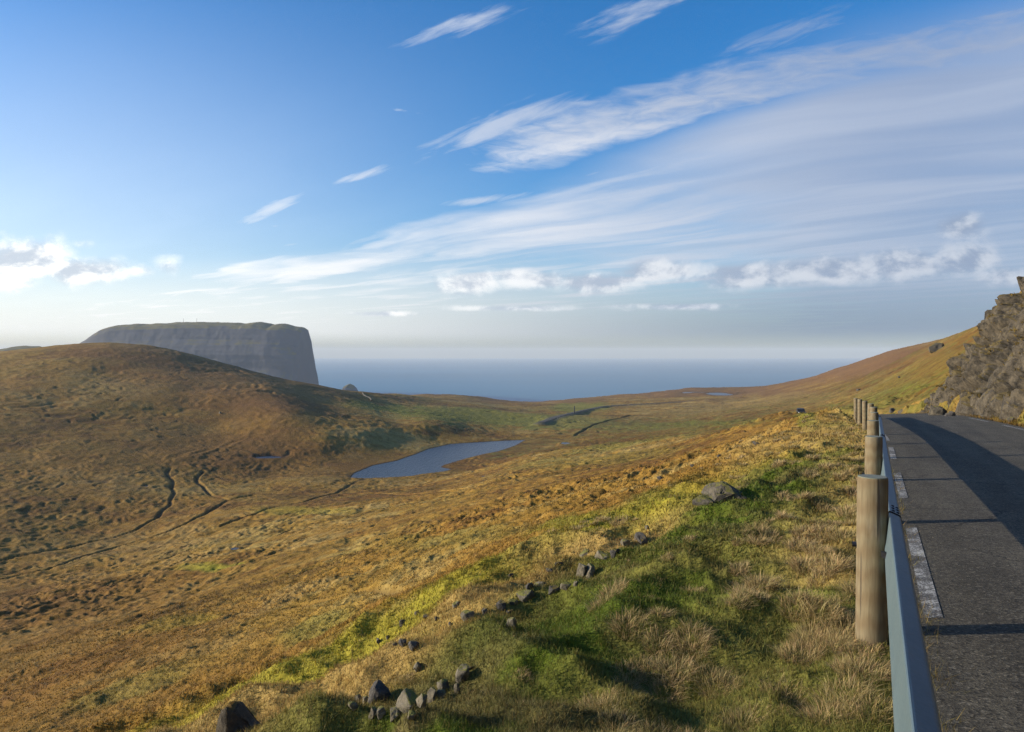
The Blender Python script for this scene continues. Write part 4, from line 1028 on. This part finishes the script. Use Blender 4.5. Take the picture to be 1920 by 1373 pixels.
add_blades(P_[:, 0], P_[:, 1], P_[:, 2] - .02, rs.uniform(.06, .20, n), np.maximum(.004, .8 * rr_ / 740), math.pi + rs.normal(0, 1.0, n), rs.uniform(.3, 1.6, n), cc_, 2, 1.15, .55)
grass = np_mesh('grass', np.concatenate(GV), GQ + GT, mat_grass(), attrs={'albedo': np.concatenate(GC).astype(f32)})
tag(grass, 'short green turf with pale dry tussocks on the slope below the road', 'grass', kind='stuff')
print('blade verts', gn)

# ------------------------------------------------------------------ air
HAZE_DENS = 5.6e-5
bm = bmesh.new(); bmesh.ops.create_cube(bm, size=1)
for v in bm.verts: v.co = Vector((v.co.x * 64000, (-3600 if v.co.y < 0 else 29500), (SEA - 21 if v.co.z < 0 else 165)))
m = bpy.data.materials.new('sea_air'); m.use_nodes = True; nt = m.node_tree; nt.nodes.remove(nt.nodes['Principled BSDF'])
pv = nt.nodes.new('ShaderNodeVolumePrincipled'); pv.inputs['Color'].default_value = (.86, .94, 1, 1); pv.inputs['Density'].default_value = HAZE_DENS; pv.inputs['Anisotropy'].default_value = .05
nt.links.new(pv.outputs[0], nt.nodes['Material Output'].inputs['Volume'])
tag(bm_obj('haze', bm, m), kind='stuff')

# ------------------------------------------------------------------ sky with clouds
def make_world():
    w = bpy.data.worlds.new('World'); scene.world = w; w.use_nodes = True; nt = w.node_tree; g = G(nt)
    bg = nt.nodes['Background']; SKY_STRENGTH = .10
    sky = g.n('ShaderNodeTexSky'); sky.sky_type = 'NISHITA'; sky.sun_disc = False
    sky.sun_elevation = SUN_EL; sky.sun_rotation = -math.pi / 2 + SUN_FWD
    sky.altitude = 200; sky.air_density = 1.0; sky.dust_density = 1.3; sky.ozone_density = 4.0
    d = g.n('ShaderNodeTexCoord').outputs['Generated']; x, y, z = g.sep(d)
    yf = g.m('MAXIMUM', y, .05); zf = g.m('MAXIMUM', z, .012)
    u = g.m('DIVIDE', x, yf); wv = g.m('DIVIDE', z, yf); front = g.sstep(y, .05, .3)
    U0 = -.85
    b = g.m('DIVIDE', g.m('SUBTRACT', x, g.m('MULTIPLY', y, U0)), zf)
    a = g.m('DIVIDE', g.m('ADD', y, g.m('MULTIPLY', x, U0)), zf)
    la = g.m('LOGARITHM', g.m('MAXIMUM', g.m('ADD', a, 2), .3), 2.0); lb = g.m('LOGARITHM', g.m('MAXIMUM', b, .3), 2.0)
    warp = g.noise(g.comb(g.m('MULTIPLY', a, .5), g.m('MULTIPLY', b, .6), 0), 1.0, 3, .5)
    bend = g.m('MULTIPLY', g.sstep(a, 2.6, .6), .55)
    bw = g.m('SUBTRACT', g.m('ADD', b, g.m('MULTIPLY', g.m('SUBTRACT', warp, .5), .9)), bend)
    band = g.m('MULTIPLY', g.ramp(g.m('DIVIDE', bw, 8), [(0, 0), (.315, 0), (.345, .80), (.385, .95), (.425, .75), (.458, .10), (1, 0)]), g.sstep(g.m('ADD', a, g.m('MULTIPLY', g.m('SUBTRACT', warp, .5), 3.0)), 5.2, 2.9))
    sheet = g.ramp(g.m('DIVIDE', bw, 8), [(0, 0), (.462, 0), (.52, .60), (.57, .74), (.66, .80), (.78, .72), (1, .70)])
    mask = g.m('MAXIMUM', band, sheet)
    streak = g.noise(g.comb(g.m('MULTIPLY', a, .30), g.m('MULTIPLY', bw, 1.25), 3), 1.0, 4, .5, .3)
    fine = g.noise(g.comb(g.m('MULTIPLY', a, 5.0), g.m('MULTIPLY', bw, 5.0), 7), 1.0, 5, .6, .5)
    dens = g.m('ADD', mask, g.m('ADD', g.m('MULTIPLY', g.m('SUBTRACT', streak, .5), 1.5), g.m('MULTIPLY', g.m('SUBTRACT', fine, .5), g.m('ADD', .12, g.m('MULTIPLY', g.sstep(band, .0, .5), .85)))))
    dens = g.m('MULTIPLY', g.sstep(dens, .18, 1.15), g.sstep(mask, .02, .3))
    # the sheet of veil cloud on the right
    veil = g.m('MULTIPLY', g.sstep(g.m('ADD', u, g.m('MULTIPLY', g.m('SUBTRACT', warp, .5), .5)), -.15, .5), g.m('MULTIPLY', g.sstep(g.m('ADD', bw, g.m('MULTIPLY', g.sstep(u, .1, .6), .7)), 3.4, 4.2), g.m('ADD', .82, g.m('MULTIPLY', streak, .36))))
    upr = g.m('MULTIPLY', g.sstep(u, .25, .7), g.m('MULTIPLY', g.sstep(bw, 2.2, 3.2), .88))
    veil = g.m('MAXIMUM', veil, upr)
    side0 = g.sstep(u, -.55, .62)
    lowveil = g.m('MULTIPLY', g.sstep(wv, .20, .02), g.m('SUBTRACT', .85, g.m('MULTIPLY', side0, .05)))
    dens = g.m('MAXIMUM', dens, g.m('MULTIPLY', veil, .95))
    # thin isolated wisps high up
    def blob(uc, wc, su, sw, rot=0.0):
        du = g.m('SUBTRACT', u, uc); dw = g.m('SUBTRACT', wv, wc); c, s = math.cos(rot), math.sin(rot)
        p = g.m('DIVIDE', g.m('ADD', g.m('MULTIPLY', du, c), g.m('MULTIPLY', dw, s)), su)
        q = g.m('DIVIDE', g.m('SUBTRACT', g.m('MULTIPLY', dw, c), g.m('MULTIPLY', du, s)), sw)
        return g.m('EXPONENT', g.m('MULTIPLY', g.m('ADD', g.m('MULTIPLY', p, p), g.m('MULTIPLY', q, q)), -1.0))
    def px2(a_, b_): return (a_ - CX) / F, (CY - b_) / F
    wis = None
    for a_, b_, ra, rb, rot, s in ((870, 45, 120, 20, .30, .85), (1190, 25, 120, 28, .35, .85), (1480, 60, 150, 30, .30, .75), (930, 238, 150, 26, .36, 1.15), (1000, 215, 90, 22, .30, 1.1), (505, 393, 95, 13, .42, 1.15), (672, 331, 75, 11, .25, 1.0), (470, 412, 50, 10, .30, 1.0), (770, 210, 45, 4, -.15, .6), (900, 376, 90, 10, .12, 1.0), (420, 165, 45, 14, .3, .3), (560, 458, 60, 5, .05, .7), (520, 424, 40, 4, 0, .6), (1110, 326, 26, 4, .3, .7), (720, 440, 110, 9, .3, .8), (560, 487, 120, 7, .1, .7)):
        q = g.m('MULTIPLY', blob(*px2(a_, b_), ra / F, rb / F, rot), s); wis = q if wis is None else g.m('MAXIMUM', wis, q)
    wn = g.noise(g.comb(g.m('MULTIPLY', g.m('ADD', u, g.m('MULTIPLY', wv, .5)), 10), g.m('MULTIPLY', g.m('SUBTRACT', wv, g.m('MULTIPLY', u, .38)), 60), 1), 1.0, 6, .62, .4)
    wis = g.m('MULTIPLY', g.sstep(g.m('ADD', wis, g.m('MULTIPLY', g.m('SUBTRACT', wn, .5), 2.0)), .22, 1.25), g.sstep(wis, .04, .35))
    dens = g.m('MAXIMUM', dens, g.m('MULTIPLY', wis, .66))
    thin = g.m('MULTIPLY', g.sstep(u, .25, -.75), g.m('MULTIPLY', g.sstep(wv, .6, .1), .40))
    dens = g.m('MAXIMUM', dens, g.m('MAXIMUM', lowveil, thin))
    dens = g.m('MULTIPLY', g.m('MULTIPLY', dens, front), g.sstep(z, .0, .03))
    hs = g.n('ShaderNodeHueSaturation'); hs.inputs['Saturation'].default_value = 1.27; hs.inputs['Hue'].default_value = .503; hs.inputs['Value'].default_value = 1.5; nt.links.new(sky.outputs[0], hs.inputs['Color']); skyc = hs.outputs[0]
    # cloud radiance: bright near the sun's side, greyer and bluer away from it
    side = g.sstep(u, -.55, .62)
    cc = g.mix(side, (8.0, 7.9, 7.8), (2.35, 2.85, 3.95))
    cc = g.mix(g.m('MULTIPLY', g.sstep(streak, .35, .68), .45), cc, g.mix(side, (9.2, 9.0, 8.8), (3.9, 4.35, 5.3)))
    cc = g.mix(g.sstep(wv, .13, .02), cc, g.mix(g.sstep(u, -.45, .45), (7.6, 7.6, 7.6), (1.30, 1.85, 2.85)))
    c1 = g.mix(g.m('MULTIPLY', dens, .90), skyc, cc)
    # cumulus row near the horizon
    cum = None
    for a_, b_, ra, rb, s in ((45, 490, 110, 48, 1.1), (150, 508, 100, 32, 1.05), (30, 530, 60, 22, .9), (160, 458, 40, 14, .62), (262, 508, 44, 16, .66), (318, 496, 40, 24, .70), (880, 532, 75, 26, 1.0), (1000, 525, 90, 24, 1.0), (1120, 528, 110, 24, 1.0), (1240, 510, 110, 26, 1.0), (1400, 515, 140, 30, 1.0),
                              (1560, 510, 140, 30, 1.0), (1700, 497, 110, 36, 1.05), (1800, 488, 90, 34, 1.0), (1880, 520, 70, 24, .8), (1800, 420, 55, 32, .85), (1280, 575, 120, 9, .95), (950, 578, 140, 8, .85), (720, 588, 100, 7, .75)):
        q = g.m('MULTIPLY', blob(*px2(a_, b_), ra / F, rb / F), s); cum = q if cum is None else g.m('MAXIMUM', cum, q)
    def cnoise(du, dw):
        return g.noise(g.comb(g.m('ADD', u, du), g.m('MULTIPLY', g.m('ADD', wv, dw), 1.5), 2), 15.0, 8, .6, .2)
    n0 = cnoise(0, 0); n1 = cnoise(.012, -.010)
    cd = g.sstep(g.m('ADD', cum, g.m('MULTIPLY', g.m('SUBTRACT', n0, .5), 1.35)), .26, .95)
    cd = g.m('MULTIPLY', g.m('MULTIPLY', cd, front), .92)
    thick = g.sstep(g.m('ADD', cum, g.m('MULTIPLY', g.m('SUBTRACT', n0, .5), 1.5)), .75, 1.3)
    relief = g.sstep(g.m('ADD', g.m('MULTIPLY', g.m('SUBTRACT', n0, n1), 3.2), g.m('MULTIPLY', thick, -.35)), -.42, .28)
    cl = g.mix(relief, g.mix(side, (4.6, 5.1, 5.8), (2.1, 2.7, 3.8)), g.mix(side, (9.6, 9.4, 9.0), (4.3, 4.7, 5.4)))
    c2 = g.mix(cd, c1, cl)
    nt.links.new(c2, bg.inputs[0]); bg.inputs[1].default_value = SKY_STRENGTH
    w.cycles.sampling_method = 'MANUAL'; w.cycles.sample_map_resolution = 512
make_world()

sun = bpy.data.lights.new('sun', 'SUN'); sun.energy = 4.8; sun.angle = math.radians(.5); sun.color = (1, .88, .72)
so = link(bpy.data.objects.new('sun', sun))
sdir = Vector((-math.cos(SUN_EL) * math.cos(SUN_FWD), math.cos(SUN_EL) * math.sin(SUN_FWD), math.sin(SUN_EL)))
so.rotation_euler = sdir.to_track_quat('Z', 'Y').to_euler(); so.location = sdir * 60

cam = bpy.data.cameras.new('camera'); co = link(bpy.data.objects.new('camera', cam)); scene.camera = co
cam.sensor_width = 36; cam.lens = 36 * F / 1920; cam.shift_y = -(686.5 - CY) / 1920; cam.clip_end = 90000; cam.clip_start = .05
co.location = (0, 0, 0); co.rotation_euler = (math.pi / 2, 0, 0)

scene.view_settings.view_transform = 'Standard'; scene.view_settings.look = 'None'; scene.view_settings.exposure = .5; scene.view_settings.gamma = 1
cy = scene.cycles
cy.max_bounces = 4; cy.diffuse_bounces = 2; cy.glossy_bounces = 2; cy.transmission_bounces = 2; cy.volume_bounces = 0; cy.transparent_max_bounces = 4
cy.use_adaptive_sampling = True; cy.adaptive_threshold = .015; cy.use_denoising = True; cy.denoising_prefilter = 'NONE'; cy.sample_clamp_indirect = 4
